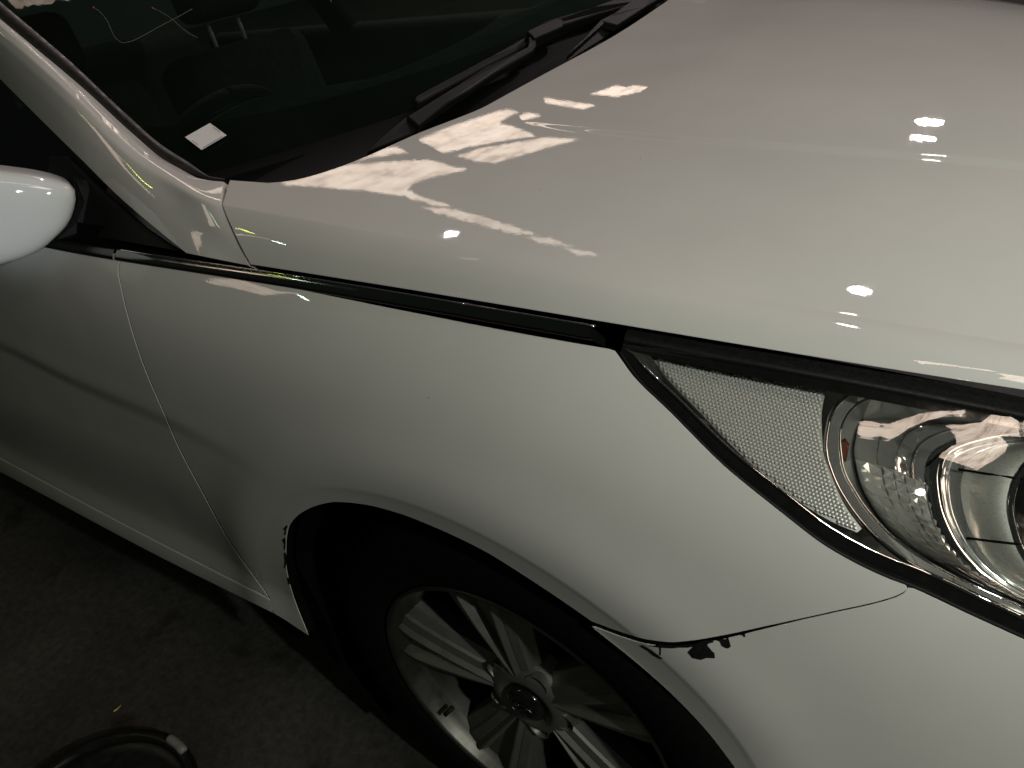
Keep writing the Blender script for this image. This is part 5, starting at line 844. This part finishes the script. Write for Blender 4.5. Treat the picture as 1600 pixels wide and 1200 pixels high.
# wheel arch: liner and inner wall
lathe('arch_liner', [(ARCH_R + .004, -.868), (ARCH_R + .006, -.84), (ARCH_R + .02, -.60), (.05, -.58)], VOID, car, 60, (ARCH_X, 0, ARCH_Z), ang=(math.radians(-42), math.radians(222)))
mf = [(-.405, -.868, .44), (-.430, -.868, .36), (-.438, -.868, .27), (-.425, -.868, .20), (-.40, -.868, .19), (-.385, -.868, .30)]
prism('mud_flap', mf, (0, -1, 0), .20, VOID, car, .004)

# ------------------------------------------------------------------ cabin
def rbox(name, c, sz, m, parent, r=.03, rot=None):
    bm = bmesh.new(); bmesh.ops.create_cube(bm, size=1)
    for v in bm.verts: v.co = Vector((v.co.x*sz[0], v.co.y*sz[1], v.co.z*sz[2]))
    bmesh.ops.bevel(bm, geom=list(bm.edges), offset=r, segments=4, affect='EDGES', profile=.5)
    me = bpy.data.meshes.new(name); bm.to_mesh(me); bm.free()
    o = link(name, me, m, parent); o.location = c
    if rot: o.rotation_euler = rot
    return o
dash = []
for s in np.linspace(-1, 1, 40):
    y = s*.70; x0 = -.40 - .35*y*y
    hump = .035*math.exp(-((y+.37)/.16)**2)
    dash.append([(x0, y, screen(x0, y) - .045), (x0 - .14, y, screen(x0, y) - .028 + hump*.3), (x0 - .30, y, .985 + hump), (x0 - .40, y, .975 + hump), (x0 - .44, y, .90), (x0 - .46, y, .70)])
loft('dashboard', dash, TRIM, car, flip=True)
swh = empty('steering_wheel', (-.93, -.40, .865), car); swh.rotation_euler = (0, math.radians(-62), 0)
ring = [(.185*math.cos(t), .185*math.sin(t), 0) for t in np.linspace(0, 2*math.pi, 65)]
tube('wheel_rim', ring, .0155, TRIM, swh, 12)
rbox('hub_pad', (0, 0, -.02), (.13, .16, .05), TRIM, swh, .02)
for sgn in (-1, 1): tube('wheel_spoke', [(0, sgn*.06, -.015), (.01, sgn*.178, 0)], .014, TRIM, swh, 8)
def seat(x, y, post):
    s = empty('seat', (x, y, 0), car)
    rbox('cushion', (.22, 0, .52), (.52, .50, .18), SEATMAT, s, .06)
    rbox('backrest', (-.10, 0, .76), (.16, .50, .52), SEATMAT, s, .06, (0, math.radians(-14), 0))
    h = rbox('headrest', (-.16, 0, 1.16 if post else 1.12), (.10, .27, .15), SEATMAT, s, .04, (0, math.radians(-8), 0))
    for sg in (-1, 1): tube('post', [(-.155, sg*.055, .99), (-.165, sg*.055, 1.11)], .0065, POSTM, s, 10)
seat(-1.42, -.38, False); seat(-1.50, .26, True)
# body of the cabin: floor, far side, roof, rear
rbox('cabin_floor', (-1.5, 0, .40), (2.6, 1.62, .10), VOID, car, .02)
rbox('door_panel', (-1.4, .86, .66), (2.3, .10, .60), TRIM, car, .03)
rbox('roof', (-1.95, 0, 1.44), (1.5, 1.2, .05), TRIM, car, .02)
rbox('parcel_shelf', (-3.0, 0, .95), (.6, 1.4, .1), TRIM, car, .03)
rbox('bench_seat', (-2.55, 0, .72), (.3, 1.4, .6), SEATMAT, car, .06)
for x, z0, z1 in [(-1.75, .93, 1.43)]: tube('roof_pillar', [(x, .84, z0), (x-.08, .62, z1)], .05, TRIM, car, 8)
tube('roof_pillar', [(-.52, .76, .97), (-1.30, .62, 1.42)], .04, TRIM, car, 8)
rbox('firewall', (-.50, 0, .68), (.06, 1.55, .56), VOID, car, .01)

# ------------------------------------------------------------------ things on the floor
tub = tag(empty('shallow_tub', (TUB[0], TUB[1], 0)), 'round black tub, built shallow, with rolled rim and grey grip, on the concrete floor', 'tub')  # a tub, flattened so that its cast shadow stays short
def zlathe(name, prof, m, parent, seg=72):
    k = TUB[2]/.166; rows = [[(k*r*math.cos(a), k*r*math.sin(a), z) for a in np.linspace(0, 2*math.pi, seg, endpoint=False)] for r, z in prof]
    return loft(name, rows, m, parent, close=True, flip=True)
zlathe('bowl', [(.0, .003), (.132, .003), (.139, .006), (.150, .034), (.148, .036), (.136, .010), (.0, .007)], TUBMAT, tub)
zlathe('rim', [(.146, .034), (.155, .032), (.163, .035), (.166, .040), (.162, .045), (.154, .046), (.147, .041), (.146, .034)], TUBMAT, tub)
g = [(.953*TUB[2]*math.cos(a), .953*TUB[2]*math.sin(a), .047) for a in np.linspace(math.radians(GRIP[1]), math.radians(GRIP[0]), 12)]
tube('grip', g, [.006] + [.0085]*10 + [.006], GREYPL, tub, 12)

lp = spline(LEAF, 9); lf = []
for f, q in zip(np.linspace(0, 1, 9), lp):
    w = .0042*math.sin(math.pi*f)**.8 + .0004
    lf.append([(q[0] + t*w*.5, q[1] - t*w*.8, q[2] - .002 + .003*t*t) for t in (-1, -.4, .4, 1)])
tag(loft('dry_leaf', lf, LEAFM), 'tiny yellow curled leaf on the dark concrete next to the black tub', 'leaf')

# ------------------------------------------------------------------ assumed glowing sheets above the car, unseen, shaped to give its pale reflections
def glow(power):
    M = bpy.data.materials.new('assumed_sheet_glow'); M.use_nodes = True; N, L = M.node_tree.nodes, M.node_tree.links
    N.remove(N['Principled BSDF']); tc = N.new('ShaderNodeTexCoord'); mp = N.new('ShaderNodeMapping')
    mp.inputs['Scale'].default_value = (7, 1.0, 1); L.new(tc.outputs['Object'], mp.inputs['Vector'])
    n = noise(N, L, 1.0, 7, mp.outputs['Vector'], .65); n2 = noise(N, L, 3.0, 6, tc.outputs['Object'], .7)
    a = N.new('ShaderNodeMath'); a.operation = 'ADD'; L.new(n.outputs['Fac'], a.inputs[0]); L.new(n2.outputs['Fac'], a.inputs[1])
    r = ramp(N, L, a.outputs[0], [(.62, (.25, .17, .13)), (.92, (.80, .60, .46)), (1.0, (1.0, .82, .66))])
    mr = N.new('ShaderNodeMapRange'); L.new(a.outputs[0], mr.inputs['Value']); mr.inputs['From Min'].default_value = .7; mr.inputs['From Max'].default_value = 1.35
    r = ramp(N, L, mr.outputs[0], [(.15, (.42, .31, .24)), (.45, (.82, .64, .51)), (.8, (1.0, .83, .69))])
    e = N.new('ShaderNodeEmission'); L.new(r.outputs['Color'], e.inputs['Color']); e.inputs['Strength'].default_value = power
    L.new(e.outputs[0], N['Material Output'].inputs['Surface']); return M
GLOW, GLOW2 = glow(4.2), glow(11.0)
rg = random.Random(9)
LABELS = ['largest glowing roof sheet, notched like an arrow', 'narrow glowing roof sheet beside the arrow-shaped one', 'broad glowing roof sheet beyond the first beam',
    'tiny glowing roof scrap past the broad sheet', 'slim glowing roof sheet beside the broad one', 'small glowing roof sheet second farthest from the car',
    'wavy-edged glowing roof sheet farthest from the car', 'long narrow glowing roof strip trailing forward', 'short middle glowing roof strip of the trailing row', 'last and foremost glowing roof strip of the trailing row', 'glowing roof sheet on the near side of the car',
    'narrow brightest roof sheet ahead of the car', 'broad brightest roof sheet ahead of the car',
    'glowing roof sheet straight above the cabin']
for poly, lab in zip(ASSUMED_SHEETS, LABELS):
    B = np.array(poly); B = B + np.array([[rg.uniform(-.015, .015), rg.uniform(-.02, .02)] for _ in B])
    uv, tri = triangulate(B, .3)
    V = [(a, b, 6.5 + .012*math.sin(a*40)) for a, b in uv]; k = len(V)
    tag(mesh('assumed_glow_sheet', V, [f for f in tri], GLOW if lab[-3:] != 'car' or 'ahead' not in lab else GLOW2, None, True), lab, 'roof sheet', group='assumed glowing sheets')  # unseen, added to be mirrored in paint, lens and glass
